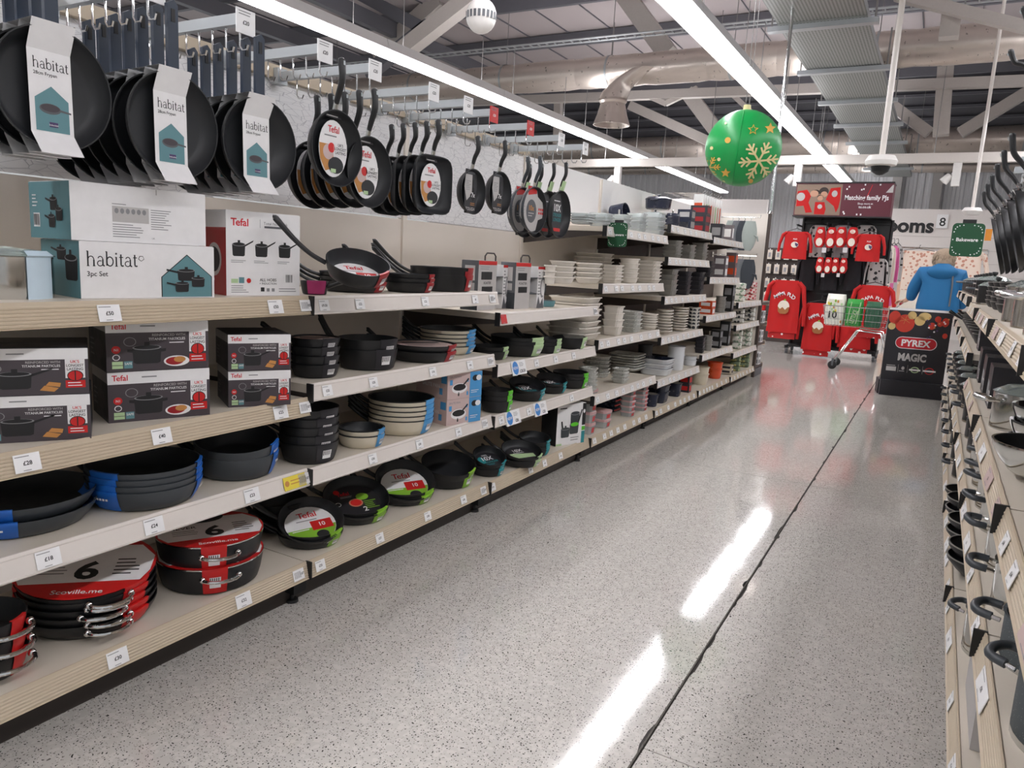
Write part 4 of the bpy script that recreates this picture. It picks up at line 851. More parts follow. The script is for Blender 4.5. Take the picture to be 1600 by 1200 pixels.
def f_tefwhite(a):
    a.text('Tefal', .06, .83, .085, M_tefred, 1, .02); a.rect(.44, .82, .445, .92, M_midgrey, 1); a.text('Total Non-Stick', .49, .86, .035, M_midgrey, 1, .004); a.rect(.5, .82, .75, .845, M_mdgrey, 1)
    for i, x in enumerate((.16, .46, .78)): a.pot(x, .54, .17, .14, M_ink, True, 1, 1); a.lines(x-.1, .39, x+.1, .43, 2, M_midgrey)
    a.text('ALL HOBS', .55, .175, .035, M_ink, 1, .01, 'c'); a.text('+ INDUCTION', .55, .135, .025, M_ink, 1, .006, 'c'); a.rect(.06, .15, .15, .2, M_pgreen, 1); a.rect(.16, .15, .23, .22, M_teal, 1); a.ell(.29, .18, .03, .03, M_red, 1); a.barcode(.79, .15, .9, .27, 1)
    a.lines(.06, .03, .3, .13, 4, M_midgrey); a.rect(.45, .05, .5, .1, M_ink, 1); a.rect(.53, .05, .57, .09, M_midgrey, 1); a.rect(.6, .05, .64, .09, M_midgrey, 1); a.lines(.7, .04, .95, .1, 2, M_midgrey)
def s_tefred(a): a.rect(.05, 0, 1, .8, M_dred, 1); a.ell(.6, .42, .25, .2, M_grey, 2); a.ell(.6, .42, .2, .15, M_ink, 3); a.text('RED', .5, .15, .06, M_white, 2, .01, 'c')
z3, z2, z1, z0 = za[3], za[2], za[1], za[0]
A, yaw, W, H = carton('hab', (127, 467), (335, 465), z3, (122, 377), .24, f_habitat, s_habitat2, M_white, 'white and teal saucepan set carton with house print, lower of two', 'house-print cartons')
inst('hab2', lambda: carton_parts(W, H, .24, f_habback, s_habitat, M_white), 'carton_box', 'white and teal carton showing its plain text side, upper of two', 'box', A+Vector((-.012, -.012, H+.003)), yaw+R(1.5), 'house-print cartons')
for k in range(2): inst('hab3', lambda: carton_parts(.3, H, .22, f_habback, s_habitat, M_white), 'carton_box', f'teal carton cut by the left photo edge, {["lower", "upper"][k]} one', 'box', Vector((onz(8, 467, z3).x-.06, .6, z3+.0005+k*(H+.002))), PI/2-.02, 'house-print cartons')
carton('tefw', (354, 462), (468, 462), z3, (352, 328), .2, f_tefwhite, s_tefred, M_white, 'white saucepan trio carton printed ALL HOBS on top shelf')
fd = lambda a: f_tefal(a, False, False)
def pair(key, bl_, br, tl, z, D, f, lab, grp, rot2=0):
    A, yaw, W, H = carton_at(bl_, br, z, tl, D)
    for k in range(2): inst(key, lambda: carton_parts(W, H, D, f, s_tefal, M_dcard, M_dcard), 'carton_box', f'dark casserole carton with red logo, {["lower", "upper"][k]} of {lab}', 'box', A+Vector((.004*k, -.003*k, .0005+k*(H+.002))), yaw+R(1.2*k), grp)
pair('tb1', (-45, 696), (143, 685), (-45, 622), z2, .22, fd, 'pair at the left edge', 'dark casserole cartons')
pair('tb2', (170, 662), (328, 648), (168, 583), z2, .2, f_tefal, 'middle pair', 'dark casserole cartons')
pair('tb3', (357, 637), (454, 632), (357, 581), z2, .2, fd, 'small right pair', 'dark casserole cartons')
def f_saute(a):
    a.rect(.62 if False else .64, 0, 1, 1, M_lblue, 1); a.text('SAUTE PAN', .06, .82, .08, M_midgrey, 1, .006, 'l', .5); a.ell(.34, .4, .22, .2, M_white, 1); a.ell(.34, .44, .18, .13, M_ink, 2); a.stroke([(.45, .52), (.6, .75)], .008, M_ink, 2); a.rect(.06, .55, .14, .75, M_lblue, 1); a.ell(.8, .75, .09, .12, M_ink, 2); a.ell(.9, .75, .08, .11, M_white, 3); a.lines(.68, .15, .95, .3, 2, M_white, 2); a.rect(.3, .1, .34, .25, M_ink, 1); a.rect(.55, .1, .6, .25, M_lblue, 1); a.rect(.55, .62, .6, .75, M_lblue, 1)
def s_saute(a): a.text('SAUTE PAN', .2, .4, .14, M_white, 1, .008, 'l', .7); a.rect(.75, .15, .85, .4, M_lblue, 1); a.rect(.8, .6, .97, .9, M_lblue, 1)
A, yaw, W, H = carton_at((697, 666), (750, 657), zb[1], (699, 626), .2)
for k in range(2): inst('sau', lambda: carton_parts(W, H, .22, f_saute, s_saute, M_pink), 'carton_box', f'pink and blue saute pan carton, {["lower", "upper"][k]} of two', 'box', A+Vector((0, 0, .0005+k*(H+.002))), yaw, 'saute pan cartons')
def f_potset(a): a.lines(.08, .88, .4, .96, 1, M_ink); a.pot(.3, .3, .3, .22, M_char, True, 0, 2); a.stroke([(.2, .42), (.16, .6)], .012, M_ink, 3); a.pot(.62, .62, .32, .3, M_char, False, 0, 2); a.pot(.6, .38, .32, .24, M_char, True, 0, 6); a.ell(.6, .5, .14, .05, M_bgreen, 12); a.stroke([(.75, .55), (.85, .85)], .01, M_ink, 4); a.lines(.5, .08, .8, .2, 2, M_midgrey); a.rect(.88, 0, 1, .3, M_tealc, 1); a.rect(.88, .32, 1, .42, M_bgreen, 1); a.rect(.88, .45, 1, 1, M_ink, 1); a.ell(.94, .8, .035, .05, M_white, 2); a.rect(0, 0, .2, .05, M_pgreen, 1)
carton('pst', (868, 698), (912, 691), zc[0], (866, 634), .14, f_potset, lambda a: a.rect(0, 0, 1, 1, M_ink, 1), M_white, 'white carton with pot set picture at the base shelf')
# steel pan with pale blue sleeve at the left edge
C, r, h = fit(-78, 78, 468, 384, z3)
def steelset():
    out = [('body', MB().lathe([(0, 0), (r*.93, 0), (r*.95, .01), (r*.95, h*.8), (r, h*.82), (r*.97, h*.82), (r*.92, h*.78), (r*.92, .01), (0, .008)], M_steel, 36).build('body'), None), ('lid', MB().lathe([(r*.99, h*.825), (r*.8, h*.92), (0, h*1.0), (0, h*.99), (r*.8, h*.9), (r*.97, h*.825)], M_glass, 36).build('lid'), None)]
    mb = MB(); mb.lathe([(r*.97, 0), (r*.97, h*.8), (r*1.02, h*.84), (r*.9, h*.93)], M_pale_b, 10, R(2), R(40)); out.append(('card_sleeve', mb.build('card_sleeve'), None)); return out
inst('steelset', steelset, 'steel_saucepan', 'steel saucepan with glass lid and pale blue sleeve, left edge', 'pan', C)
# roasting tins in upright cards
def f_roast(a): a.rect(0, 0, 1, 1, M_grey, 1); a.rect(0, .92, 1, 1, M_red, 2); a.rect(.15, .62, .75, .78, M_ink, 2); a.rect(.2, .35, .8, .48, M_ink, 2); a.text('ROASTER', .5, .53, .05, M_ink, 2, .01, 'c'); a.lines(.1, .82, .7, .9, 2, M_midgrey, 2)
def s_roast(a): a.rect(0, 0, 1, .35, M_char, 1); a.rect(0, .35, 1, 1, M_mdgrey, 1); a.rect(.2, .6, .8, .9, M_grey, 2); a.rect(.2, .4, .8, .55, M_grey, 2)
for k, (pa, pb, tt) in enumerate((((745, 485), (773, 483), (744, 407)), ((803, 483), (826, 482), (802, 410)))):
    A, yaw, W, H = carton_at(pa, pb, zc[3], tt, .1)
    t = thing('roasting_tin_pack', f'upright roasting tin in grey and red card with wire handle, {["left", "right"][k]} of two', 'baking tin', A, yaw, 'roasting tin packs')
    for pn, me, pi in carton_parts(W, H, .1, f_roast, s_roast, M_grey): put(pn, me, t)
    put('wire_handle', MB().tube([(W*.6, .03, H), (W*.6, .03, H+.025), (W*.7, .03, H+.04), (W*1.1, .03, H+.04), (W*1.2, .03, H+.025), (W*1.2, .03, H-.02)], .004, M_brown, 6).build('wire_handle'), t)
    rim = MB(); rim.lathe([(.05, 0), (.058, .1), (.052, .1), (.045, .006), (0, .006)], M_char, 24, sq=6, sx=.8, sy=2.4, M=Matrix.Translation((W+.03, .06, H*.5)) @ Matrix.Rotation(PI/2, 4, 'X') @ Matrix.Rotation(PI/2, 4, 'Z') @ Matrix.Diagonal((1, 1, .6, 1)))
    put('tin', rim.build('tin'), t)
    c2 = MB(); c2.box(W+.075, W+.15, .0, .09, 0, H*.93, M_white); a = Art(c2, (W+.075, 0, 0), (1, 0, 0), (0, 0, 1), .075, H*.93); a.ell(.7, .5, .3, .25, M_midgrey, 1); a.ell(.78, .5, .25, .2, M_white, 2); a.lines(.1, .3, .45, .9, 8, M_midgrey, 1); a.rect(0, .94, 1, 1, M_red, 1); a.poly([(0, 0), (1, 0), (.8, .25), (.5, .1), (.2, .3)], M_mdgrey, 1)
    put('back_card', c2.build('back_card'), t)
A = onz(868, 480, zc[3])
inst('gt1', lambda: pan_parts(.07, .035, .9, M_teal, M_mdgrey, seg=20), 'roasting_tin', 'grey green roasting tin lying at the end of the shelf', 'baking tin', A+Vector((-.08, 0, .0005)))

# ------------------------------------------------------------------ ceramics, tins and textiles on the far left bays
def pat_mat(name, c1, c2, scale, thr=.5):
    m = bpy.data.materials.new(name); m.use_nodes = True; nt = m.node_tree; b = nt.nodes['Principled BSDF']; b.inputs['Roughness'].default_value = .7
    tc = nt.nodes.new('ShaderNodeTexCoord'); v = nt.nodes.new('ShaderNodeTexVoronoi'); v.inputs['Scale'].default_value = scale; nt.links.new(tc.outputs['Object'], v.inputs['Vector'])
    cr = nt.nodes.new('ShaderNodeValToRGB'); cr.color_ramp.interpolation = 'CONSTANT'; cr.color_ramp.elements[0].color = lin(c1); cr.color_ramp.elements[1].position = thr; cr.color_ramp.elements[1].color = lin(c2)
    nt.links.new(v.outputs['Distance'], cr.inputs[0]); nt.links.new(cr.outputs[0], b.inputs['Base Color']); return m
M_tw1 = pat_mat('towel_green_print', '8fa58f', 'e0ded6', 30, .42); M_tw2 = pat_mat('towel_red_print', 'b0353c', 'dcc9c5', 30, .45); M_tw3 = pat_mat('towel_dark_print', '3a3f44', 'd5d3cc', 26, .42); M_tw4 = pat_mat('towel_yellow_print', 'c9c07a', '6b7b62', 26, .4)
M_cpat = mat('ceramic_embossed', 'c4c5bf', .4, bump=.8, scale=90, var=.08)
def dish_mesh(r, h, m, sq, tp, mi=None, rim=None, seg=28, sy=1):
    o, i = prof_pan(r, h, tp); mb = MB(); mb.lathe(o[:-1]+[(r, h-.008), (r+.006, h-.007), (r+.006, h), i[0]], m, seg, sq=sq, sy=sy); mb.lathe(i, mi or m, seg, sq=sq, sy=sy)
    if rim: mb.lathe([(r+.005, h-.004), (r+.0055, h+.001), (r-.004, h+.001)], rim, seg, sq=sq, sy=sy)
    return mb.build('dish')
def solo(key, fn, name, label, cat, loc, rot=0, grp=None):
    if key not in PROTO: PROTO[key] = fn()
    return tag(put(name, PROTO[key], None, loc, rot), label, cat, grp)
def fitx(pxl, pxr, pyt, x0):
    c = onx((pxl+pxr)/2, pyt, x0); r = (pxr-pxl)/2/FPX*(c-CAM).dot(CF); return c.y, r, c.z
def dishes(z, pxl, pxr, pyt, n, m, sq, label, where, name='baking_dish', cat='dish', tp=.85, x0=None, mi=None, rim=None, f=.45, sy=1, grp=None, pack=False):
    y, r, zt = fitx(pxl, pxr, pyt, XL-.08 if x0 is None else x0); r *= .93; xc = (XL if x0 is None else x0+.08)-.035-r*.8; xc = max(xc, -2.41+r)
    y += (xc-(XL-.08 if x0 is None else x0))*0
    Ht = max(.03, zt-z); dz = Ht/n*(1 if pack else 1); h = min(Ht, dz*(1 if pack else 1.25)) if n > 1 else Ht
    if n > 1: dz = (Ht-h)/(n-1)
    key = f'd{z}{pxl}{pxr}{pyt}'
    fn = pack if pack else (lambda r_, h_: dish_mesh(r_, h_, m, sq, tp, mi, rim, sy=sy))
    for i in range(n):
        solo(key, lambda: fn(r, h), name, f'{label}, {ordn(i, n)} of {where}' if n > 1 else f'{label}, {where}', cat, (xc, y, z+.0006+i*dz), R(random.Random(key+str(i)).uniform(-4, 4)), grp or name+'s on the left shelves')
W_, G_, P2 = M_ceram, M_cgrey, M_cpat
d3, d4, d2, d1, d0 = 1.157, 1.515, .80, .437, .16
wd = 'white ceramic baking dish'; 
dishes(d3, 846, 864, 414, 3, W_, 0, 'small white pie dish', 'stack left of other pie dishes', 'pie_dish'); dishes(d3, 862, 904, 408, 4, W_, 0, 'white round pie dish', 'first round stack on the top ceramics shelf', 'pie_dish', tp=.75); dishes(d3, 903, 946, 411, 4, W_, 0, 'white round pie dish', 'second round stack on the top ceramics shelf', 'pie_dish', tp=.75)
dishes(d3, 912, 965, 396, 7, W_, 8, wd, 'tall square stack behind the pie dishes', x0=-2.2); dishes(d3, 944, 972, 414, 5, W_, 8, wd, 'stack right of the pie dishes'); dishes(d3, 970, 1002, 404, 5, W_, 0, 'white fluted flan dish', 'stack in the middle of top ceramics', 'flan_dish'); dishes(d3, 1000, 1036, 408, 6, W_, 8, wd, 'stack at right end of top ceramics')
dishes(d2, 878, 950, 464, 7, W_, 8, 'large white oblong baking dish', 'big stack on the middle ceramics shelf'); dishes(d2, 946, 974, 478, 4, W_, 8, wd, 'stack beside the large oblong dishes'); dishes(d2, 972, 1004, 486, 5, P2, 8, 'grey embossed baking dish', 'stack on the middle ceramics shelf'); dishes(d2, 1002, 1030, 490, 6, W_, 0, 'white rimmed pasta bowl', 'stack at right of middle ceramics', 'pasta_bowl')
dishes(d1, 905, 935, 574, 6, P2, 0, 'grey embossed ramekin', 'stack beside the bright green pan', 'ramekin'); dishes(d1, 918, 962, 556, 5, P2, 0, 'grey embossed round dish', 'round stack on the lower ceramics shelf', x0=-2.15); dishes(d1, 958, 980, 575, 4, P2, 8, 'small grey embossed dish', 'low stack on the lower ceramics shelf'); dishes(d1, 965, 1015, 553, 6, P2, 8, 'grey embossed oblong dish', 'oblong stack on the lower ceramics shelf', x0=-2.1)
def lidpack(r, h):
    mb = MB(); mb.lathe([(0, 0), (r*.85, 0), (r*.95, h*.72), (0, h*.72)], M_film, 20, sq=7); mb.lathe([(0, h*.72), (r, h*.73), (r, h*.98), (r*.9, h), (0, h)], M_lid, 20, sq=7); mb.lathe([(r*.88, h*.12), (r*.965, h*.6)], M_red, 6, R(-25), R(25), sq=7); return mb.build('container')
M_lid = mat('lid_pink', 'c9a3a3', .4)
for a in ((908, 932, 606, 4, 'left stack beside the pot set carton'), (926, 956, 640, 2, 'low pair with red labels'), (972, 993, 600, 6, 'tall stack left of the navy tins'), (992, 1012, 602, 6, 'tall stack right beside the navy tins')): dishes(d0, *a[:4], None, 0, 'clear food container with pink lid', a[4], 'food_container', 'container', pack=lidpack)
def clothpack(r, h): mb = MB(); mb.lathe([(0, 0), (r*.9, 0), (r, h*.3), (r, h*.7), (r*.9, h), (0, h)], M_navy, 20, sq=6); mb.lathe([(r*1.01, h*.35), (r*1.01, h*.6)], M_red, 5, R(-40), R(20), sq=6); return mb.build('pack')
dishes(d0, 938, 976, 612, 4, None, 0, 'navy and red wrapped container', 'stack behind the clear containers', 'food_container', 'container', pack=clothpack, x0=-2.1)
for a in ((895, 928, 334, 4, 'left stack on top glass shelf'), (925, 958, 334, 4, 'second stack on top glass shelf'), (956, 985, 336, 4, 'third stack on top glass shelf'), (983, 1010, 334, 5, 'fourth stack on top glass shelf'), (1010, 1042, 333, 5, 'film-wrapped end stack of top shelf')): dishes(d4, *a[:4], M_film, 7, 'clear glass oven dish', a[4], 'glass_dish', 'dish', mi=M_film)
def dutch(r, h):
    mb = MB(); mb.lathe([(0, 0), (r*.86, 0), (r*.95, h*.08), (r, h*.62), (0, h*.62)], M_navy, 28); mb.lathe([(r*1.02, h*.62), (r*1.02, h*.66), (r*.8, h*.78), (r*.2, h*.82), (0, h*.82)], M_navy, 28); mb.lathe([(0, h*1.0), (r*.16, h*.97), (r*.16, h*.92), (r*.06, h*.82)], M_chrome, 14)
    for q in (-1, 1): mb.tube([(-r*.3, q*r*.97, h*.55), (-r*.2, q*r*1.2, h*.55), (r*.2, q*r*1.2, h*.55), (r*.3, q*r*.97, h*.55)], r*.07, M_navy, 8)
    return mb.build('pot')
e5, e4, e3, e2, e1, e0 = LS[4][5], LS[4][4], LS[4][3], LS[4][2], LS[4][1], LS[4][0]
dishes(e5, 1012, 1042, 326, 1, None, 0, 'large navy lidded cast iron casserole', 'lower one on the top shelf', 'cast_iron_casserole', 'casserole', pack=dutch, x0=-2.08); dishes(e5, 1040, 1064, 328, 1, None, 0, 'navy lidded cast iron casserole', 'in front of the stacked ones', 'cast_iron_casserole', 'casserole', pack=dutch)
zt = fitx(1014, 1060, 328, -2.2)[2]; dishes(zt, 1016, 1060, 303, 1, None, 0, 'navy lidded cast iron casserole', 'raised highest on the top shelf', 'cast_iron_casserole', 'casserole', pack=dutch, x0=-2.2)
def pan_side(r, h): mb = MB(); mb.lathe([(0, -.07), (r*.96, -.07), (r, .05), (r*.95, .05), (r*.9, -.06), (0, -.06)], M_navy, 28, M=Matrix.Translation((0, 0, r)) @ Matrix.Rotation(R(80), 4, 'Y')); mb.tube([(0.03, -r*.9, r*1.3), (0.03, -r*1.2, r*1.3), (.03, -r*1.2, r*.7), (.03, -r*.9, r*.7)], .008, M_chrome, 6); return mb.build('pot')
dishes(d4+.09, 958, 992, 312, 1, None, 0, 'navy casserole lying on its side', 'above the glass dishes', 'cast_iron_casserole', 'casserole', pack=pan_side, x0=-2.28)
def boxy(m1, m2): 
    def fn(r, h): mb = MB(); mb.box(-r, r, -r*.9, r*.9, 0, h, m1); mb.box(r, r+.001, -r*.7, r*.7, h*.2, h*.8, m2); mb.box(-r*.7, r*.7, -r*.9-.001, -r*.9, h*.25, h*.75, m2); return mb.build('box')
    return fn
M_brbox = mat('box_brown_grey', '6d6468', .5)
dishes(e5, 1062, 1086, 328, 2, None, 0, 'navy square casserole dish', 'pair beside the round casserole', 'square_casserole', 'casserole', pack=boxy(M_navy, M_chrome)); dishes(e5, 1084, 1112, 322, 3, None, 0, 'dark bakeware carton', 'stack at the end of top shelf', 'bakeware_carton', 'box', pack=boxy(M_dtin, M_dred))
tin = 'silver baking tin'
dishes(e4, 1040, 1066, 376, 5, M_tin, 8, tin, 'left stack, upper tin shelf', 'baking_tin', 'tin'); dishes(e4, 1064, 1086, 383, 4, M_tin, 8, tin, 'middle stack, upper tin shelf', 'baking_tin', 'tin'); dishes(e4, 1084, 1106, 380, 5, M_tin, 8, tin, 'right stack, upper tin shelf', 'baking_tin', 'tin')
dishes(e3, 1034, 1060, 421, 5, M_tin, 8, tin, 'left stack, lower tin shelf', 'baking_tin', 'tin'); dishes(e3, 1058, 1080, 424, 5, M_dtin, 8, 'dark baking tin', 'middle stack, lower tin shelf', 'baking_tin', 'tin'); dishes(e3, 1078, 1102, 425, 5, M_dtin, 8, 'dark baking tin', 'right stack, lower tin shelf', 'baking_tin', 'tin')
dishes(e2, 1028, 1054, 484, 8, W_, 0, 'white dinner plate', 'left plate stack', 'dinner_plate', 'plate', tp=.6); dishes(e2, 1052, 1078, 480, 9, W_, 0, 'white dinner plate', 'right plate stack', 'dinner_plate', 'plate', tp=.6); dishes(e2, 1076, 1094, 480, 6, M_tw3, 0, 'black and white patterned bowl', 'stack right of the plates', 'patterned_bowl', 'bowl')
dishes(e1, 1012, 1060, 560, 3, M_enam, 6, 'white enamel roasting dish with navy rim', 'stack on the enamel shelf', 'enamel_dish', 'dish', rim=M_navy, mi=M_navy, tp=.9); dishes(e1, 1046, 1074, 541, 1, M_enam, 0, 'tall white enamel pot with navy rim', 'on the enamel shelf', 'enamel_pot', 'pot', rim=M_navy, tp=.95); dishes(e1, 1068, 1090, 556, 2, M_enam, 0, 'small white enamel mug with navy rim', 'pair on the enamel shelf', 'enamel_mug', 'mug', rim=M_navy, tp=.95); dishes(d1, 998, 1022, 538, 1, M_mdgrey, 0, 'dark grey enamel pot', 'left of the white enamel', 'enamel_pot', 'pot', tp=.95, x0=-2.2)
dishes(e0, 1006, 1030, 615, 1, M_navy, 0, 'round navy dish with grey inside', 'front of the navy dishes', 'navy_dish', mi=M_cgrey); dishes(e0, 1016, 1050, 601, 2, M_navy, 5, 'oblong navy dish with grey inside', 'pair on the base shelf', 'navy_dish', mi=M_cgrey); dishes(e0, 1044, 1066, 598, 1, M_navy, 5, 'small navy dish with grey inside', 'right of the navy dishes', 'navy_dish', mi=M_cgrey); dishes(e0, 1062, 1080, 586, 2, None, 0, 'red and black gift carton', 'pair on the base shelf', 'gift_carton', 'box', pack=boxy(M_dtin, M_red))
f0, f1, f2, f3, f4 = LS[5]
dishes(f0, 1085, 1112, 573, 2, M_creampan, 0, 'cream oval casserole', 'pair on the base shelf', 'oval_casserole', 'casserole'); dishes(f0, 1108, 1132, 566, 2, M_orange, 0, 'orange oval casserole', 'pair on the base shelf', 'oval_casserole', 'casserole'); dishes(f0, 1128, 1146, 570, 2, None, 0, 'cream and black carton', 'pair on the base shelf', 'gift_carton', 'box', pack=boxy(M_creampan, M_dtin))
dishes(f1, 1086, 1100, 526, 4, M_dtin, 8, 'dark loaf tin', 'stack beside silver canisters', 'loaf_tin', 'tin'); dishes(f1, 1098, 1112, 524, 3, M_tin, 0, 'silver canister', 'stack on the lower dark shelf', 'canister', 'canister', tp=.97); dishes(f1, 1112, 1128, 515, 2, None, 0, 'black kitchen carton', 'left pair on the lower dark shelf', 'kitchen_carton', 'box', pack=boxy(M_blackp, M_midgrey)); dishes(f1, 1126, 1142, 502, 2, None, 0, 'black kitchen carton', 'right pair on the lower dark shelf', 'kitchen_carton', 'box', pack=boxy(M_blackp, M_midgrey))
dishes(f2, 1096, 1118, 470, 2, None, 0, 'orange and white carton', 'pair on the dark shelf', 'kitchen_carton', 'box', pack=boxy(M_orange, M_white)); dishes(f2, 1118, 1134, 463, 4, M_tin, 0, 'dark ringed canister', 'stack beside the orange carton', 'canister', 'canister', tp=.97, mi=M_blackp, rim=M_blackp); dishes(f2, 1132, 1148, 445, 2, None, 0, 'tall black carton', 'pair right of the canisters', 'kitchen_carton', 'box', pack=boxy(M_blackp, M_midgrey))
dishes(f3, 1092, 1118, 408, 4, M_dtin, 8, 'black roasting tin', 'stack on the upper dark shelf', 'roasting_tin', 'tin'); dishes(f3, 1118, 1138, 400, 2, None, 0, 'brown grey carton', 'left pair on the upper dark shelf', 'kitchen_carton', 'box', pack=boxy(M_brbox, M_white)); dishes(f3, 1136, 1152, 395, 2, None, 0, 'brown grey and orange carton', 'right pair on the upper dark shelf', 'kitchen_carton', 'box', pack=boxy(M_brbox, M_orange))
dishes(f4, 1112, 1132, 350, 1, None, 0, 'dark carton', 'left one under the hanging cards', 'kitchen_carton', 'box', pack=boxy(M_dtin, M_midgrey)); dishes(f4, 1130, 1146, 352, 1, None, 0, 'brown grey carton', 'right one under the hanging cards', 'kitchen_carton', 'box', pack=boxy(M_brbox, M_white))
def towel(m):
    def fn(r, h):
        mb = MB(); n = 14; rg = []
        for i in range(5):
            x = -r+2*r*i/4; k = .85 if i in (0, 4) else 1
            rg.append([(x, r*.9*k*math.copysign(abs(math.cos(t))**.5, math.cos(t)), h*.5+h*.5*k*math.copysign(abs(math.sin(t))**.5, math.sin(t))) for t in [2*PI*j/n for j in range(n)]])
        mb.loft(rg, m); return mb.build('towel')
    return fn
g0, g1, g2, g3 = LS[6]
for z, lst in ((g3, ((1149, 1166, 442, 3, M_tw1, 'green printed'), (1165, 1184, 440, 3, M_tw2, 'red printed'))), (g2, ((1147, 1164, 482, 3, M_tw3, 'black and white'), (1163, 1182, 480, 3, M_tw3, 'dark printed'))), (g1, ((1146, 1160, 514, 3, M_tw1, 'pale green'), (1159, 1176, 510, 4, M_tw1, 'sage green'))), (g0, ((1142, 1157, 556, 3, M_tw4, 'yellow green'), (1156, 1172, 551, 3, M_tw4, 'olive printed')))):
    sh = {g3: 'top textile shelf', g2: 'second textile shelf', g1: 'third textile shelf', g0: 'base textile shelf'}[z]
    for a, b, t, n, m, ds in lst: dishes(z, a, b, t, n, None, 0, f'folded {ds} kitchen towel', f'stack on the {sh}', 'folded_towel', 'towel', pack=towel(m))
M_glove = mat('glove_grey', '75787d', .8); M_gloved = mat('glove_dark', '3f444b', .8); M_glight = mat('glove_pale', 'a9b2ad', .8)
def glove(m):
    def fn():
        mb = MB(); rg = []
        for i in range(9):
            t = i/8; wdt = .055+.03*math.sin(PI*min(1, t*1.1)) if t < .95 else .03
            rg.append([(.014*math.sin(a)*(1.2 if t > .3 else 1), wdt*math.cos(a)+(.0), -.34*t) for a in [2*PI*j/12 for j in range(12)]])
        mb.loft(rg, m); mb.tube([(0, .05, -.16), (0, .09, -.18), (0, .105, -.23)], [.02, .02, .012], m, 8, .6); mb.tube([(0, 0, 0), (0, .008, .02), (0, 0, .035)], .003, m, 5); return mb.build('oven_glove')
    return fn
for k in range(6):
    m = [M_glight, M_glove, M_gloved][k % 3]; py = 332 if k < 4 else 398
    q = onx(1150+(k % 4)*5.2, py, -1.98+.0*k); x = -2.36+.07*(k % 4) if k < 4 else -2.2+.08*(k-4); 
    solo('glove'+str(k % 3), glove(m), 'oven_glove', f'{["pale", "grey", "dark grey"][k % 3]} oven glove hanging {"in the upper" if k < 4 else "in the lower"} row, {NTH[k % 4]} from the wall', 'oven glove', (x+.15, 9.05, 1.86 if k < 4 else 1.42), R(-70), 'hanging oven gloves')
for z, nm in ((1.9, 'upper'), (1.46, 'lower')):
    t = thing('glove_hook_bar', f'chrome {nm} hook rail holding the oven gloves', 'hook rail', (-2.41, 9.05, z)); put('rail', MB().tube([(0, 0, 0), (.52, 0, 0), (.52, 0, .03)], .005, M_chrome, 6).build('rail'), t); put('end_plate', MB().box(-.01, .01, -.03, .03, -.03, .03, M_chrome).build('end_plate'), t)
for k in range(9):
    m = [M_orange, M_creampan, M_pgreen, M_terra][k % 4]; y = 7.15+.085*k
    def fn(m=m): mb = MB(); mb.box(-.05, .05, -.004, .004, -.3, 0, M_white); mb.box(-.04, .04, -.0045, .0045, -.26, -.08, m); mb.tube([(.0, 0, -.28), (0, 0, -.36)], .012, m, 8); return mb.build('utensil_card')
    solo('ut'+str(k % 4), fn, 'utensil_card', f'carded {["orange", "cream", "green", "pinkish"][k % 4]} kitchen utensil hanging, {NTH[k]} from the near end', 'utensil', (-2.08, y, 1.98), R(-8), 'hanging utensil cards')
    tag(put('utensil_hook', MB().tube([(-.34, 0, .01), (.03, 0, .01), (.05, 0, .03)], .003, M_chrome, 5).build('utensil_hook'), None, (-2.08, y, 1.98)), f'thin chrome hook holding the {NTH[k]} utensil card', 'hook', 'utensil hooks')

# ------------------------------------------------------------------ right-hand shelves
def pot_parts(r, h, lid=True, mo=None, lm=None, nh=2, ang=180):
    mo = mo or M_steel; mb = MB(); mb.lathe([(0, 0), (r*.95, 0), (r, .008), (r, h), (r+.004, h+.002), (r-.003, h), (r-.004, .008), (0, .006)], mo, 32); mb.lathe([(r*1.002, 0), (r*1.002, .012)], M_steel, 32); out = [('body', mb.build('body'), None)]
    if lid:
        out.append(('lid', MB().lathe([(r+.003, h+.003), (r*.7, h+.025), (r*.1, h+.033), (r*.1, h+.03), (r*.7, h+.021), (r-.004, h+.001)], M_glass, 32).build('lid'), None)); out.append(('lid_knob', MB().lathe([(0, h+.06), (r*.16, h+.058), (r*.17, h+.045), (r*.07, h+.033), (0, h+.033)], M_hand, 16).build('lid_knob'), 1))
    for k in range(nh):
        a = R(ang+180*k); ca, sa = math.cos(a), math.sin(a); T = lambda x, y, z: (ca*x-sa*y, sa*x+ca*y, z)
        mb = MB(); mb.tube([T(r*.99, .04, h*.8), T(r+.02, .04, h*.82)], .005, M_chrome, 6); mb.tube([T(r*.99, -.04, h*.8), T(r+.02, -.04, h*.82)], .005, M_chrome, 6); pp, rr = smooth([T(r+.015, .04, h*.82), T(r+.045, .035, h*.84), T(r+.055, 0, h*.85), T(r+.045, -.035, h*.84), T(r+.015, -.04, h*.82)], [.009]*5); mb.tube(pp, rr, lm or M_char, 10); out.append(('side_handle', mb.build('side_handle'), None))
    return out
M_speck = pat_mat('speckled_grey', 'b9bdbc', '4d5457', 220, .12)
def rput(key, fn, name, label, cat, y, z, r, rot=0, dx=0): return inst(key, fn, name, label, cat, (XR+.014+r+dx, y, z+.0006), rot, 'cookware on the right shelves')
RN = ['nearest', 'second', 'third', 'fourth', 'fifth', 'sixth', 'seventh', 'eighth', 'ninth', 'tenth', 'eleventh', 'twelfth']
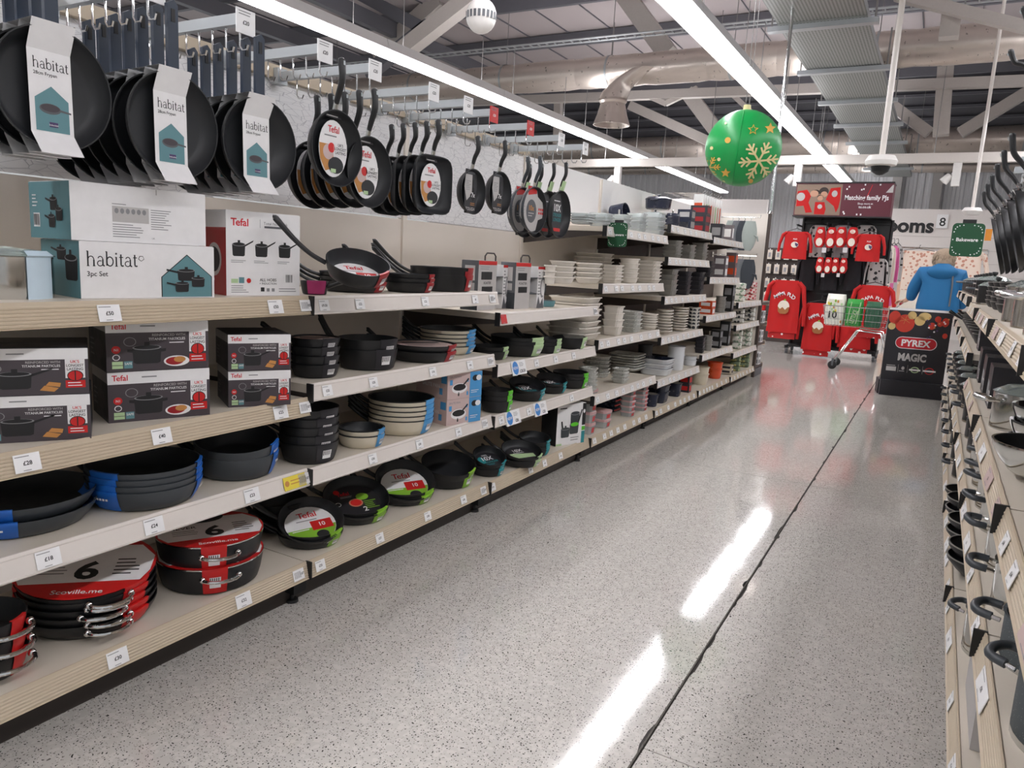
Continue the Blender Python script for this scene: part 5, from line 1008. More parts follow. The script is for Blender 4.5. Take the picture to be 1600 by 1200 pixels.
# base shelf
cn = 0
inst('rwb', lambda: carton_parts(.34, .26, .2, lambda a: (a.lines(.1, .5, .7, .9, 3, M_red), a.rect(.1, .1, .9, .4, M_grey)), lambda a: a.lines(.2, .4, .8, .8, 3, M_red), M_grey), 'carton_box', 'pale grey carton standing on the right base shelf', 'box', (XR+.02, 2.36, .166), -PI/2, 'right base cartons')
rput('rsp1', lambda: pot_parts(.11, .13), 'steel_pot', 'steel pot with dark loops on the right base shelf', 'pot', 2.62, .165, .11, R(150))
rput('rgp', lambda: pot_parts(.1, .12, False, M_speck), 'speckled_pot', 'speckled grey pot low down on the right base shelf', 'pot', 1.5, .165, .1)
for k in range(4):
    for q in range(2 if k < 3 else 1): inst('rbl', lambda: pan_parts(.13, .075, .55, M_blk, M_blkin, (-20, .12, .03), rim=M_tin), 'wok', f'black wok, {["lower", "upper"][q]}, {RN[k]} on the right base shelf', 'pan', (XR+.1, 3.3+.36*k, .166+.05*q), R(20*k), 'woks on the right')
for k in range(8): rput('rsp2', lambda: pot_parts(.1, .1, True, M_blk), 'black_pot', f'black lidded pot, {RN[k]} on the right base shelf beyond the woks', 'pot', 5.0+.5*k, .165, .1)
# second shelf: steel pots with dark loop handles
for k, (y, r, h, m, ld) in enumerate(((1.47, .125, .125, M_speck, False), (1.77, .1, .1, M_speck, False), (2.07, .11, .11, M_steel, False), (2.38, .11, .14, M_steel, True), (2.72, .1, .13, M_steel, True), (2.98, .1, .15, M_steel, False), (3.3, .1, .12, M_steel, True), (3.6, .1, .12, M_steel, True), (3.95, .11, .1, M_blk, True), (4.3, .11, .1, M_blk, True))):
    rput(f'r1{k}', lambda: pot_parts(r, h, ld, m, ang=150), 'loop_handle_pot', f'{"speckled grey" if m is M_speck else ("steel" if m is M_steel else "black")} pot with loop handles, {RN[k]} along the second right shelf', 'pot', y, .53, r, R(12*k))
for k in range(8): rput('r1x', lambda: pot_parts(.1, .11, k % 2 == 0, M_blk), 'black_pot', f'black lidded pot, {RN[k]} past the steel pots on second right shelf', 'pot', 4.8+.52*k, .53 if k < 0 else RS[3][1] if 4.8+.52*k < 5.62 else .5, .1)
# third shelf
rput('r2a', lambda: pan_parts(.14, .075, .7, M_steel, M_blkin, (-60, .12, .02), rim=M_chrome), 'steel_saute_pan', 'wide shiny steel saute pan, nearest on the third right shelf', 'pan', 2.2, .835, .14, 0, -.04)
for q in range(3): inst('r2b', lambda: pan_parts(.135, .05, .85, M_steel, M_blkin, (-50, .1, .03), rim=M_blk, bands=((185, 12, M_white, 0),)), 'steel_frying_pan', f'steel frying pan with white card, {ordn(q, 3)} of the stack on the third right shelf', 'pan', (XR+.17, 2.52, .821+.045*q), R(-8*q), 'steel frying pan stack')
rput('r2c', lambda: pot_parts(.12, .12, True, M_steel, M_chrome), 'steel_casserole', 'steel casserole with glass lid behind the steel stack', 'pot', 2.95, .82, .12, R(15))
for k in range(4): inst('r2d', lambda: carton_parts(.2, .16, .16, lambda a: (a.rect(.1, .2, .6, .6, M_midgrey), a.barcode(.65, .1, .95, .4)), lambda a: a.barcode(.3, .2, .8, .5), M_dcard), 'carton_box', f'black cookware carton, {RN[k]} on the third right shelf', 'box', (XR+.03, 3.55+.42*k, .8206 if 3.55+.42*k < 4.3 else .9406 if 3.55+.42*k > 4.4 else .8206), -PI/2, 'right black cartons')
for k in range(10): rput('r2e', lambda: pan_parts(.11, .06, .8, M_blk, M_blkin, (-30, .1, .03), rim=M_tin), 'frying_pan', f'black frying pan with bright rim, {RN[k]} along the far third right shelf', 'pan', 5.15+.4*k, .94, .11, R(33*k))
# fourth shelf
for k, (y, q) in enumerate(((2.35, 0), (2.75, 0), (3.15, 0))): rput('r3a', lambda: pot_parts(.13, .12, True, M_steel, M_chrome), 'glass_lidded_pot', f'big steel pot with glass lid, {RN[k]} on the top right shelf', 'pot', y, 1.165, .13, R(20*k))
for k in range(3):
    for q in range(5): inst('r3b', lambda: pan_parts(.12, .04, .85, M_blk, M_blkin, None, rim=M_tin), 'baking_pan', f'black baking pan, {ordn(q, 5)} of the {RN[k]} top right stack', 'pan', (XR+.16, 4.0+.45*k, 1.1656+.024*q), R(15*q), 'right baking pans')
for k in range(9): rput('r3c', lambda: pot_parts(.1, .11, True, M_blk), 'black_pot', f'black lidded pot, {RN[k]} on the far top right shelf', 'pot', 5.35+.45*k, 1.165 if 5.35+.45*k < 5.62 else 1.2, .1)
# hanging pans facing the aisle on the right
HANGR = Matrix(((0, 0, -1), (0, 1, 0), (1, 0, 0)))
def card_edge(mb, r, h, tp):
    cs = [(1.02*r, 0), (1.03*r, h+.004), (.5*r, h*.5), (-.6*r, h*.5), (-1.03*r, h+.012), (-1.02*r, 0)]; v = []
    for t, n in cs: v += [(t, -.03, n), (t, .03, n)]
    mb.add(v, [(2*k, 2*k+1, 2*k+3, 2*k+2) for k in range(5)], M_white)
for k in range(6):
    y = 2.95+.36*k
    inst('rbar', lambda: [('cross_bar', MB().box(-.5, 0, -.012, .012, -.016, .016, M_galv).build('cross_bar'), None), ('hook', MB().tube([(-.46, 0, -.014), (-.46, 0, -.1), (-.49, 0, -.11)], .004, M_chrome, 6).build('hook'), None), ('hook', MB().tube([(-.36, 0, -.014), (-.36, 0, -.1), (-.39, 0, -.11)], .004, M_chrome, 6).build('hook'), None)], 'display_bar', f'grey pan display bar on the right, {RN[k]} from the camera', 'display bar', (XR+.57, y, 1.88), 0, 'right display bars')
    for q in range(2):
        m3 = Matrix.Rotation(R(-16), 3, 'Y') @ Matrix.Rotation(R(6*q-3), 3, 'Z') @ HANGR
        inst('rhp', hpan('', .15, .05, .15, card_edge), 'hanging_pan', f'{["front", "rear"][q]} hanging black pan with white card strip, {RN[k]} right bar', 'pan', (XR+.09+.13*q, y, 1.5), m3, 'right hanging pans')
for k in range(2):
    m3 = Matrix.Rotation(R(-30), 3, 'Y') @ HANGR
    inst('rhp2', hpan('', .16, .055, .12, card_edge, tp=.7), 'hanging_pan', f'{["near", "far"][k]} large black pan hung high above the right display bars', 'pan', (XR+.12, 2.9+.5*k, 1.93), m3, 'right high pans')
# green category signs
M_sgreen = mat('sign_green', '0f4a2b', .45); M_sorange = mat('sign_orange', 'd98b2b', .45)
def sign(px, py, x, wpx, where, tabside):
    q = onx(px, py, x); s_ = wpx/FPX*(q-CAM).dot(CF); Hh = s_*1.15; mb = MB()
    pts = []; 
    for cx, cy, a0 in ((.36, -.44, -90), (.36, .44, 0), (-.36, .44, 90), (-.36, -.44, 180)):
        for j in range(5): a = R(a0+90*j/4); pts.append((cx+.14*math.cos(a), cy+.14*math.sin(a)))
    mb.prism(pts, (0, 0, 0), (s_, 0, 0), (0, 0, s_), .004, M_sgreen); a = Art(mb, (0, -.0001, 0), (1, 0, 0), (0, 0, 1), s_, s_)
    for j in range(22):
        t = 2*PI*j/22; x_ = .44*math.copysign(abs(math.cos(t))**.5, math.cos(t)); y_ = .51*math.copysign(abs(math.sin(t))**.5, math.sin(t)); a.rect(x_-.018, y_-.018, x_+.018, y_+.018, M_white, 9)
    a.text('Bakeware', 0, -.05, .12, M_white, 9, .02, 'c', .72)
    t = thing('hanging_sign', f'dark green Bakeware sign with white dotted edge, {where}', 'sign', q)
    o = put('board', mb.build('board'), t, (0, .0, 0)); o.rotation_euler = (0, 0, 0)
    put('clip', MB().box(-.03*s_*7, .03*s_*7, .005, .02, Hh*.44, Hh*.62, M_blackp).build('clip'), t)
    put('orange_tab', MB().box(tabside*s_*.62-.1*s_, tabside*s_*.62+.1*s_, .006, .01, 0, .4*s_, M_sorange).build('orange_tab'), t)
sign(965, 367, -1.82, 32, 'on the left shelving', -1); sign(1511, 375, .13, 44, 'on the right shelving', 1)

# ------------------------------------------------------------------ nightwear stand
M_rk = mat('rack_black', '1c1b1d', .4); M_tred = mat('fabric_red', 'c01c1c', .85, var=.08, scale=12); M_maroon = mat('sign_maroon', '5e1f2e', .45); M_tcream = mat('fabric_cream', 'e6ddcf', .85); M_wood = mat('print_wood', '8d7767', .6); M_skinp = mat('print_skin', 'c4967c', .6); M_hairp = mat('print_hair', '33251f', .6); M_pud = mat('print_pudding', 'a3683c', .7); M_tblack = mat('fabric_black', '232226', .85); M_tgrey = mat('fabric_grey', 'a8a6a8', .85); M_tpink = mat('fabric_pink', 'd66aa0', .85); M_peach = mat('fabric_peach', 'dcb49a', .85)
M_flor = pat_mat('fabric_floral', 'c98f7a', 'ead6c6', 14, .38); M_leop = pat_mat('fabric_spotted', '1d1c1e', 'b9b5b2', 13, .3); M_hearts = pat_mat('fabric_red_dots', 'e8dcd8', 'b81d1d', 11, .22)
RY = 13.0
def PR(px, py, y=RY): return ony(px, py, y)
tl, br = PR(1258, 291), PR(1386, 342); rx0, rx1 = PR(1250, 400).x, PR(1388, 400).x
rk = thing('clothes_stand', 'black wheeled clothes stand carrying red nightwear', 'clothes stand', ((rx0+rx1)/2, RY, 0)); hw = (rx1-rx0)/2; topz = br.z-.02
for sx in (-1, 1):
    put('post', MB().tube([(sx*hw, 0, .12), (sx*hw, 0, topz)], .022, M_rk, 10).build('post'), rk)
    put('base_rail', MB().box(sx*hw-.03, sx*hw+.03, -.32, .32, .09, .14, M_rk).build('base_rail'), rk)
    for sy in (-1, 1): put('castor', MB().lathe([(0, -.02), (.035, -.02), (.04, 0), (.035, .02), (0, .02)], M_mdgrey, 14, M=Matrix.Translation((sx*hw, sy*.28, .041)) @ Matrix.Rotation(PI/2, 4, 'Y')).box(sx*hw-.012, sx*hw+.012, sy*.28-.012, sy*.28+.012, .06, .09, M_galv).build('castor'), rk)
put('back_mesh', MB().box(-hw, hw, .03, .06, .14, topz, M_rk).build('back_mesh'), rk)
for k, z in enumerate((topz-.06, topz-.72, .98, .5)): put('hang_rail', MB().box(-hw, hw, -.012, .012, z-.015, z+.015, M_rk).build('hang_rail'), rk)
put('base_shelf', MB().box(-hw, hw, -.32, .32, .12, .15, M_rk).build('base_shelf'), rk)
sgn = thing('stand_header', 'maroon printed header box reading Matching family PJs', 'sign', ((tl.x+br.x)/2, RY-.2, br.z)); sw = (br.x-tl.x)/2+.06; sh_ = tl.z-br.z
mb = MB(); mb.box(-sw, sw, -.22, .22, 0, sh_, M_maroon); a = Art(mb, (-sw, -.22, 0), (1, 0, 0), (0, 0, 1), 2*sw, sh_)
a.rect(.01, .02, .49, .97, M_wood, 1); a.rect(.5, 0, 1, 1, M_maroon, 1)
a.poly([(.02, .75), (.12, .8), (.17, .62), (.15, .4), (.2, .1), (.13, .08), (.1, .3), (.02, .28)], M_tred, 2); a.ell(.06, .58, .045, .13, M_grey, 3); a.ell(.2, .68, .045, .1, M_skinp, 3); a.ell(.22, .72, .04, .08, M_hairp, 2)
a.poly([(.33, .5), (.37, .85), (.47, .88), (.48, .5), (.47, .25), (.45, .1), (.42, .3)], M_tred, 2); a.ell(.415, .68, .03, .1, M_grey, 3); a.ell(.3, .75, .05, .13, M_hairp, 2); a.ell(.305, .66, .035, .09, M_skinp, 3); a.ell(.27, .54, .03, .08, M_skinp, 4); a.ell(.27, .58, .033, .06, M_hairp, 3)
a.poly([(.22, .42), (.32, .42), (.34, .2), (.33, .04), (.22, .04), (.22, .2)], M_tred, 3); a.ell(.275, .28, .025, .07, M_grey, 4)
a.text('Matching family PJs', .745, .5, .14, M_white, 2, .02, 'c', .44); a.text('Shop more at', .74, .36, .055, M_white, 2, .008, 'c'); a.text('tu.co.uk', .74, .25, .075, M_white, 2, .02, 'c')
for x, y in ((.53, .8), (.55, .87), (.68, .78), (.7, .8), (.71, .93), (.86, .93), (.52, .1), (.66, .03), (.7, .03), (.53, .05)): a.rect(x, y, x+.015, y+.05, M_white, 2)
a.poly([(.93, .72), (.99, .95), (1, .95), (1, .72)], M_grey, 2); a.stroke([(.75, .6), (.79, .95)], .01, M_tefred, 2)
s2 = Art(mb, (-sw, .22, 0), (0, -1, 0), (0, 0, 1), .44, sh_)
for k in range(5): s2.rect(.4, .15+.15*k, .6, .22+.15*k, M_tefred, 1)
put('printed_box', mb.build('printed_box'), sgn); put('frame_edge', MB().box(-sw-.01, sw+.01, -.235, .235, -.02, -.001, M_rk).box(-sw-.01, sw+.01, -.235, .235, sh_+.001, sh_+.02, M_rk).build('frame_edge'), sgn)
def garment(w_, h, m, sl=.5, art=None, hem=None):
    mb = MB(); rg = []; n = 28
    for i in range(9):
        t = i/8; ww = w_*(.34 if t == 0 else (.46 if t < .15 else (.42+.05*t))); dp = .03+.012*t
        rg.append([(ww*math.copysign(abs(math.cos(a_))**.7, math.cos(a_)), (dp+.012*t*math.sin(7*a_+3))*math.sin(a_), -h*t) for a_ in [2*PI*j/n for j in range(n)]])
    mb.loft(rg, m)
    body = mb.build('top'); out = [('top', body, None)]
    for q in (-1, 1):
        mb = MB(); mb.tube([(q*w_*.36, 0, -h*.03), (q*w_*.5, .0, -h*.12), (q*w_*.6, -.01, -h*sl*.6), (q*w_*.62, -.01, -h*sl)], [w_*.1, w_*.11, w_*.095, w_*.08], m, 10, .6); out.append(('sleeve', mb.build('sleeve'), None))
    if hem: mb = MB(); mb.loft([[(ww*math.cos(a_), .03*math.sin(a_)+.012, -h*t) for a_ in [2*PI*j/n for j in range(n)]] for t, ww in ((.9, w_*.4), (1.12, w_*.4))], hem); out.append(('pyjama_bottoms', mb.build('pyjama_bottoms'), None))
    out.append(('hanger', MB().tube([(-w_*.38, 0, -.0), (0, 0, .05), (w_*.38, 0, .0)], .006, M_rk, 6).tube([(0, 0, .05), (0, 0, .09), (.02, .02, .12), (0, .05, .11)], .004, M_rk, 6).build('hanger'), None))
    if art: mb = MB(); a = Art(mb, (0, -.062, -h), (1, 0, 0), (0, 0, 1), w_, h); art(a); out.append(('front_print', mb.build('front_print'), None))
    return out
def pud(word):
    def f(a):
        n = len(word)
        for i, c in enumerate(word): t = (i-(n-1)/2)/n; a.text(c, t*.55, .72-.35*t*t, .07, M_white, 1, .02, 'c', None, -t*.9)
        a.ell(0, .5, .17, .12, M_tcream, 1); a.poly([(-.17, .5), (-.1, .45), (-.03, .49), (.05, .44), (.12, .49), (.17, .5), (.15, .4), (.08, .36), (-.08, .36), (-.15, .4)], M_pud, 2); a.ell(.02, .63, .03, .02, M_green, 2)
    return f
def smallp(a): a.text('PUD', 0, .7, .05, M_white, 1, .02, 'c'); a.ell(0, .52, .14, .11, M_tcream, 1); a.poly([(-.0, .6), (.14, .55), (.1, .44), (.02, .5)], M_purple, 2)
def arm(x, y, z): put('hang_arm', MB().bar((x-rk.location.x, .04, z), (x-rk.location.x, y-RY-.03, z), .02, .02, M_rk).build('hang_arm'), rk)
def hangc(key, px, pyt, pyb, wpx, m, label, art, y, sl=.5, hem=None, name='nightwear_top'):
    p = ony(px, pyt, y); q = ony(px, pyb, y); w_ = wpx/FPX*(p-CAM).dot(CF)*.85; h = p.z-q.z
    inst(key, lambda: garment(w_, h, m, sl, art, hem), name, label, 'nightwear', (p.x, y, p.z), 0, 'nightwear on the stand'); arm(p.x, y, p.z+.105)
hangc('g1', 1245, 362, 405, 46, M_tred, 'small red pudding-print top at upper left of the stand', smallp, RY-.42, .75); hangc('g2', 1360, 366, 409, 44, M_tred, 'small red pudding-print top at upper right of the stand', smallp, RY-.42, .75)
hangc('g3', 1230, 438, 520, 60, M_tred, 'long red MAMA PUD nightshirt at lower left', pud('MAMA PUD'), RY-.5, .85, M_hearts); hangc('g4', 1367, 446, 520, 62, M_tred, 'red PAPA PUD top behind the trolley', pud('PAPA PUD'), RY-.42, .8, M_hearts)
hangc('g5', 1283, 474, 548, 56, M_tred, 'red nightshirt low in the middle of the stand', pud('MAMA PUD'), RY-.42, .8, M_hearts); hangc('g6', 1340, 490, 545, 60, M_tred, 'red nightshirt low behind the trolley frame', None, RY-.38, .8, M_hearts)
def slip(w_, h):
    out = []
    for q in (-1, 1):
        mb = MB(); rg = []
        for i in range(9):
            t = i/8; ww = w_*.27*(math.sin(PI*min(1, .12+t*.8))**.5)*(1.1 if t > .5 else .9); rg.append([(q*w_*.25+ww*math.cos(a_), .05*math.sin(a_)*(.6+.6*t), -h*t) for a_ in [2*PI*j/16 for j in range(16)]])
        mb.loft(rg, M_tred); a = Art(mb, (q*w_*.25, -.065, -h), (1, 0, 0), (0, 0, 1), w_, h); a.ell(0, .26, .15, .2, M_tcream, 1); a.ell(0, .78, .12, .1, M_tcream, 1); a.lines(-.08, .7, .08, .85, 2, M_tefred, 2)
        out.append(('slipper', mb.build('slipper'), None))
    out.append(('card_tag', MB().box(-w_*.1, w_*.1, -.01, -.005, -h*1.25, -h*1.0, M_white).build('card_tag'), None)); out.append(('hook', MB().tube([(0, 0, -.02), (0, .02, .06)], .01, M_rk, 6).build('hook'), None)); return out
for k, (px, pyt, pyb, wp, ds) in enumerate(((1292, 355, 387, 32, 'upper left'), (1325, 355, 387, 33, 'upper right'), (1289, 402, 427, 24, 'lower left'), (1313, 403, 427, 23, 'lower right'))):
    p = ony(px, pyt, RY-.4); q = ony(px, pyb, RY-.4); w_ = wp/FPX*(p-CAM).dot(CF); inst('sl'+str(k), lambda: slip(w_, p.z-q.z), 'slipper_pair', f'red novelty slipper pair hanging {ds} in the stand middle', 'slippers', (p.x, RY-.4, p.z), 0, 'slippers on the stand'); arm(p.x, RY-.4, p.z+.06)
for k in range(7):
    px = 1264+k*18; py = 352 if k % 2 else 404; m = [M_tblack, M_leop, M_tblack, M_tgrey, M_tblack, M_leop, M_leop][k]; p = ony(px, py, RY-.12); h = .5
    inst('bg'+str(k), lambda: garment(.26, .5, m, .8), 'dark_garment', f'{["black", "spotted", "plain black", "grey", "dark", "spotted black", "leopard-look"][k]} garment hanging at the back of the stand, {NTH[k]} from left', 'garment', (p.x, RY-.12, p.z), 0, 'garments behind on the stand'); arm(p.x, RY-.12, p.z+.1)
for k in range(5):
    m = [M_tgrey, M_leop, M_tcream, M_tpink, M_leop][k]; p = ony(1379+k*6, 384, RY+.2+.3*k); inst('sg'+str(k), lambda: garment(.34, 1.0, m, .6), 'nightgown', f'{["grey", "spotted", "cream", "pink", "dark spotted"][k]} nightgown hanging at the right end of the stand', 'nightwear', (p.x, RY+.2+.3*k, p.z), R(70), 'nightgowns at the stand side')
# floral sets on the fitting-room wall and peach drape
for k, (px, py, m, w_, h, ds) in enumerate(((1436, 392, M_flor, .75, .8, 'floral pyjama set'), (1508, 392, M_flor, .7, .8, 'floral pyjama top right of the shopper'), (1403, 405, M_peach, .4, 1.4, 'peach dressing gown'), (1425, 440, M_tcream, .7, .9, 'cream pyjama set'))):
    p = ony(px, py, 17.5); inst('fl'+str(k), lambda: garment(w_, h, m, .8), 'pyjama_set', f'{ds} hanging before the white wall', 'nightwear', (p.x, 17.5, p.z), 0, 'pyjamas before the wall')
p = ony(1400, 386, 17.6); q = ony(1545, 386, 17.6); t = thing('wall_clothes_rail', 'chrome clothes rail before the white fitting room wall', 'clothes rail', (p.x, 17.6, 0))
put('rail', MB().tube([(0, 0, p.z), (q.x-p.x, 0, p.z)], .014, M_chrome, 8).build('rail'), t)
for x in (0, q.x-p.x): put('leg', MB().tube([(x, 0, 0), (x, 0, p.z)], .016, M_chrome, 8).build('leg'), t)
# carded accessories rack left of the stand
ar = thing('accessory_rack', 'dark slatted rack with rows of cream carded accessories', 'rack', (ony(1222, 450, 14.6).x, 14.6, 0)); zt = ony(1215, 396, 14.6).z
put('back_board', MB().box(-.36, .3, 0, .04, 0, zt+.1, M_edge).build('back_board'), ar)
for j in range(5): put('shelf_bar', MB().box(-.36, .3, -.06, 0, zt-.1-.26*j, zt-.08-.26*j, M_rk).build('shelf_bar'), ar)
cm = MB().box(-.045, .045, -.012, 0, -.17, 0, M_tcream).box(-.02, .02, -.03, -.0121, -.13, -.05, M_tgrey).tube([(0, -.005, 0), (0, -.005, .02)], .008, M_white, 6).build('accessory_card')
for j in range(4):
    for k in range(4): tag(put('accessory_card', cm, None, (ar.location.x-.27+.15*k, 14.52, zt+.06-.26*j)), f'cream carded accessory on the slatted rack, {NTH[j]} row down, {NTH[k]} from left', 'accessory', 'cream accessory cards')
# ------------------------------------------------------------------ Pyrex stand
pb0, pb1 = onz(1373, 616, 0), onz(1471, 626, 0); u = (pb1-pb0); PW = u.length; yaw = math.atan2(u.y, u.x); PH = ony(1385, 480, pb0.y).z
py_ = thing('display_board', 'black PYREX MAGIC display board with vegetables at the top', 'display stand', pb0, yaw)
mb = MB(); mb.box(-.0, PW, .06, .09, .0, PH, M_dprint); a = Art(mb, (0, .06, 0), (1, 0, 0), (0, 0, 1), PW, PH)
M_pbk = mat('board_black', '27262b', .5); M_tomato = mat('print_tomato', 'c23a2a', .5); M_potato = mat('print_potato', 'd0b377', .5); M_pyrex = mat('print_pyrex_red', 'c0202c', .45)
a.rect(0, 0, 1, 1, M_pbk, 1); a.rect(0, .975, 1, 1, M_white, 2)
for x, y, rx, ry, m in ((.1, .89, .095, .075, M_tomato), (.27, .83, .155, .1, M_tomato), (.37, .925, .07, .045, M_potato), (.57, .92, .1, .045, M_potato), (.5, .87, .085, .055, M_potato), (.07, .79, .06, .04, M_potato), (.78, .9, .05, .035, M_tomato), (.9, .87, .055, .05, M_tomato), (.7, .82, .055, .04, M_tomato), (.82, .85, .045, .03, M_tomato), (.92, .72, .04, .03, M_tomato)): a.ell(x, y, rx, ry, m, 3, 20)
for j in range(14): rr = random.Random(j); a.ell(.56+rr.random()*.4, .66+rr.random()*.26, .016, .01, [M_white, M_purple, M_food][j % 3], 4, 8)
for j in range(6): t = R(60*j+20); a.stroke([(.27, .87), (.27+.1*math.cos(t), .87+.05*math.sin(t))], .004, M_food, 4)
def pill(x0, x1, y0, y1, m, l):
    ry = (y1-y0)/2; rx = ry*PH/PW; a.poly([(x1-rx+rx*math.cos(R(-90+18*k)), (y0+y1)/2+ry*math.sin(R(-90+18*k))) for k in range(11)]+[(x0+rx+rx*math.cos(R(90+18*k)), (y0+y1)/2+ry*math.sin(R(90+18*k))) for k in range(11)], m, l)
pill(.16, .82, .545, .68, M_white, 2); pill(.17, .81, .552, .673, M_pyrex, 3); a.text('PYREX', .49, .578, .07, M_white, 4, .035, 'c', .5); a.text('MAGIC', .46, .41, .08, M_grey, 2, .045, 'c', .45)
a.rect(.07, .28, .23, .33, M_grey, 2); a.lines(.07, .335, .23, .355, 1, M_grey, 2); a.ell(.34, .32, .025, .02, M_grey, 2); a.lines(.28, .275, .4, .3, 1, M_grey, 2); a.ell(.53, .31, .07, .035, M_pgreen, 2); a.ell(.53, .31, .055, .025, M_pbk, 3); a.rect(.44, .3, .62, .318, M_white, 4); a.ell(.76, .31, .075, .038, M_red, 2); a.ell(.76, .31, .06, .03, M_pbk, 3); a.rect(.66, .3, .86, .318, M_white, 4)
for x in (.26, .41, .65): a.rect(x, .27, x+.004, .36, M_grey, 2)
put('printed_board', mb.build('printed_board'), py_); put('base_tray', MB().box(0, PW, 0, .058, 0, .17, M_pbk).box(-.01, PW+.01, .092, .34, 0, .16, M_pbk).build('base_tray'), py_); put('rear_prop', MB().bar((PW*.5, .1, PH*.8), (PW*.5, .33, .17), .2, .015, M_pbk).build('rear_prop'), py_)
# ------------------------------------------------------------------ trolley
TY = 11.45; w0 = onz(1298, 574, 0); xl = ony(1290, 478, TY).x; xr = ony(1394, 482, TY).x; zt = ony(1290, 476, TY).z; zb_ = ony(1340, 510, TY).z
tr = thing('shopping_trolley', 'chrome wire shopping trolley with red handle and groceries', 'trolley', (xl, TY, 0)); L = xr-xl
mb = MB(); ya, yb = -.25, .25
def P3(t, s, zz): k = zz; return (L*t+(1-2*t)*.05*(1-k), s*(.25-.04*(1-k)), zb_+(zt-zb_)*k)
for zz in (0, .33, .66, 1): mb.tube([P3(0, -1, zz), P3(1, -1, zz), P3(1, 1, zz), P3(0, 1, zz)], .004 if zz < 1 else .007, M_chrome, 6, closed=True)
put('basket_hoops', mb.build('basket_hoops'), tr)['kind'] = 'stuff'
mb = MB()
for k in range(19):
    t = k/18
    for s in (-1, 1): mb.tube([P3(t, s, 0), P3(t, s, 1)], .0025, M_chrome, 4)
    mb.tube([P3(t, -1, 0), P3(t, 1, 0)], .0025, M_chrome, 4)
for k in range(9):
    s = -1+k/4
    for t in (0, 1): mb.tube([P3(t, s, 0), P3(t, s, 1)], .0025, M_chrome, 4)
put('basket_wire', mb.build('basket_wire'), tr)['kind'] = 'stuff'
for s in (-1, 1):
    put('frame_tube', MB().tube([(L*1.06, s*.24, .14), (L*.9, s*.24, zb_-.06), (L*.55, s*.24, zb_-.04), (w0.x-xl+.05, s*.24, .14)], .013, M_chrome, 8).build('frame_tube'), tr)
    put('handle_arm', MB().tube([(L*.98, s*.24, zt-.04), (L*1.12, s*.24, zt+.09)], .011, M_chrome, 8).build('handle_arm'), tr)
    for x in (w0.x-xl+.03, L*1.06): put('wheel', MB().lathe([(0, -.014), (.05, -.014), (.058, -.008), (.058, .008), (.05, .014), (0, .014)], M_blackp, 20, M=Matrix.Translation((x, s*.24, .0585)) @ Matrix.Rotation(PI/2, 4, 'X')).box(x-.012, x+.012, s*.24-.022, s*.24-.016, .05, .15, M_mdgrey).box(x-.012, x+.012, s*.24+.016, s*.24+.022, .05, .15, M_mdgrey).build('wheel'), tr)
put('handle', MB().tube([(L*1.12, -.27, zt+.09), (L*1.12, .27, zt+.09)], .016, M_dred, 10).build('handle'), tr)
def bag(W, H, D, m, art=None, m2=None):
    mb = MB(); rg = []
    for i in range(7):
        t = i/6; k = 1-.1*abs(t-.4)*2; rg.append([(W/2*k*math.copysign(abs(math.cos(q))**.45, math.cos(q)), D/2*k*math.copysign(abs(math.sin(q))**.45, math.sin(q))*(1 if i < 6 else .4), H*t) for q in [2*PI*j/20 for j in range(20)]])
    mb.loft(rg, m)
    if art: art(Art(mb, (-W/2, -D/2-.004, 0), (1, 0, 0), (0, 0, 1), W, H))
    return mb.build('bag')
M_bagw = mat('bag_white', 'e4e2d6', .6); M_bagg = mat('bag_green', '2f8f3a', .5); M_bagd = mat('bag_dark_green', '2c5a41', .5)
def a1(a):
    a.text('10', .45, .22, .22, M_ink, 1, .02, 'c')
    for j in range(12): rr = random.Random(j+9); a.ell(.1+.8*rr.random(), .1+.85*rr.random(), .05, .05, [M_green, M_yel, M_food, M_pgreen][j % 4], 1, 10)
def a2(a): a.text('LETTUCE', .55, .1, .16, M_pgreen, 1, .02, 'l', .8, R(75)); a.stroke([(.2, .1), (.35, .9)], .01, M_pgreen, 1); a.stroke([(.7, .1), (.85, .9)], .01, M_pgreen, 1)
for nm, px0, px1, pyt, m, art, lb, sh in (('grocery_bag', 1293, 1325, 458, M_bagw, a1, 'white grocery bag with fruit dots standing in the trolley', 0), ('salad_bag', 1324, 1352, 466, M_bagg, a2, 'bright green salad bag in the trolley', .1), ('cabbage_bag', 1354, 1382, 470, M_bagd, None, 'dark green leafy bag at the handle end of the trolley', 0)):
    p0, p1 = ony(px0, pyt, TY), ony(px1, pyt, TY); o = tag(put(nm, bag(p1.x-p0.x, p0.z-zb_-.01, .3, m, art), None, ((p0.x+p1.x)/2, TY, zb_+.006)), lb, 'bag')
# ------------------------------------------------------------------ shopper
M_coat = mat('coat_blue', '1b689b', .7, var=.08, scale=5, bump=.2); M_skin = mat('skin', 'd3a58c', .5); M_hair = mat('hair_ash', '9d8a76', .8, var=.2, scale=60, bump=.6); M_jean = mat('trousers_dark', '2d3440', .8); M_shoe = mat('shoe_dark', '24211f', .5)
SY = 11.25; hp = ony(1478, 389, SY); SX = hp.x; ht = hp.z
pr = thing('person', 'shopper in a blue hooded coat seen from behind, hand on trolley', 'person', (SX, SY, 0)); K = ht/1.66
hx, hz = xl+L*1.12-SX, zt+.1
def skin_obj(name, nodes, edges, m, parent, root=0, sub=2):
    me = bpy.data.meshes.new(name); me.from_pydata([n[:3] for n in nodes], edges, []); o = put(name, me, parent)
    md = o.modifiers.new('skin', 'SKIN'); md.use_smooth_shade = True
    for i, n in enumerate(nodes): me.skin_vertices[0].data[i].radius = (n[3], n[4] if len(n) > 4 else n[3])
    me.skin_vertices[0].data[root].use_root = True
    o.modifiers.new('sub', 'SUBSURF').levels = sub; o.modifiers['sub'].render_levels = sub; me.materials.append(m); return o
k = K
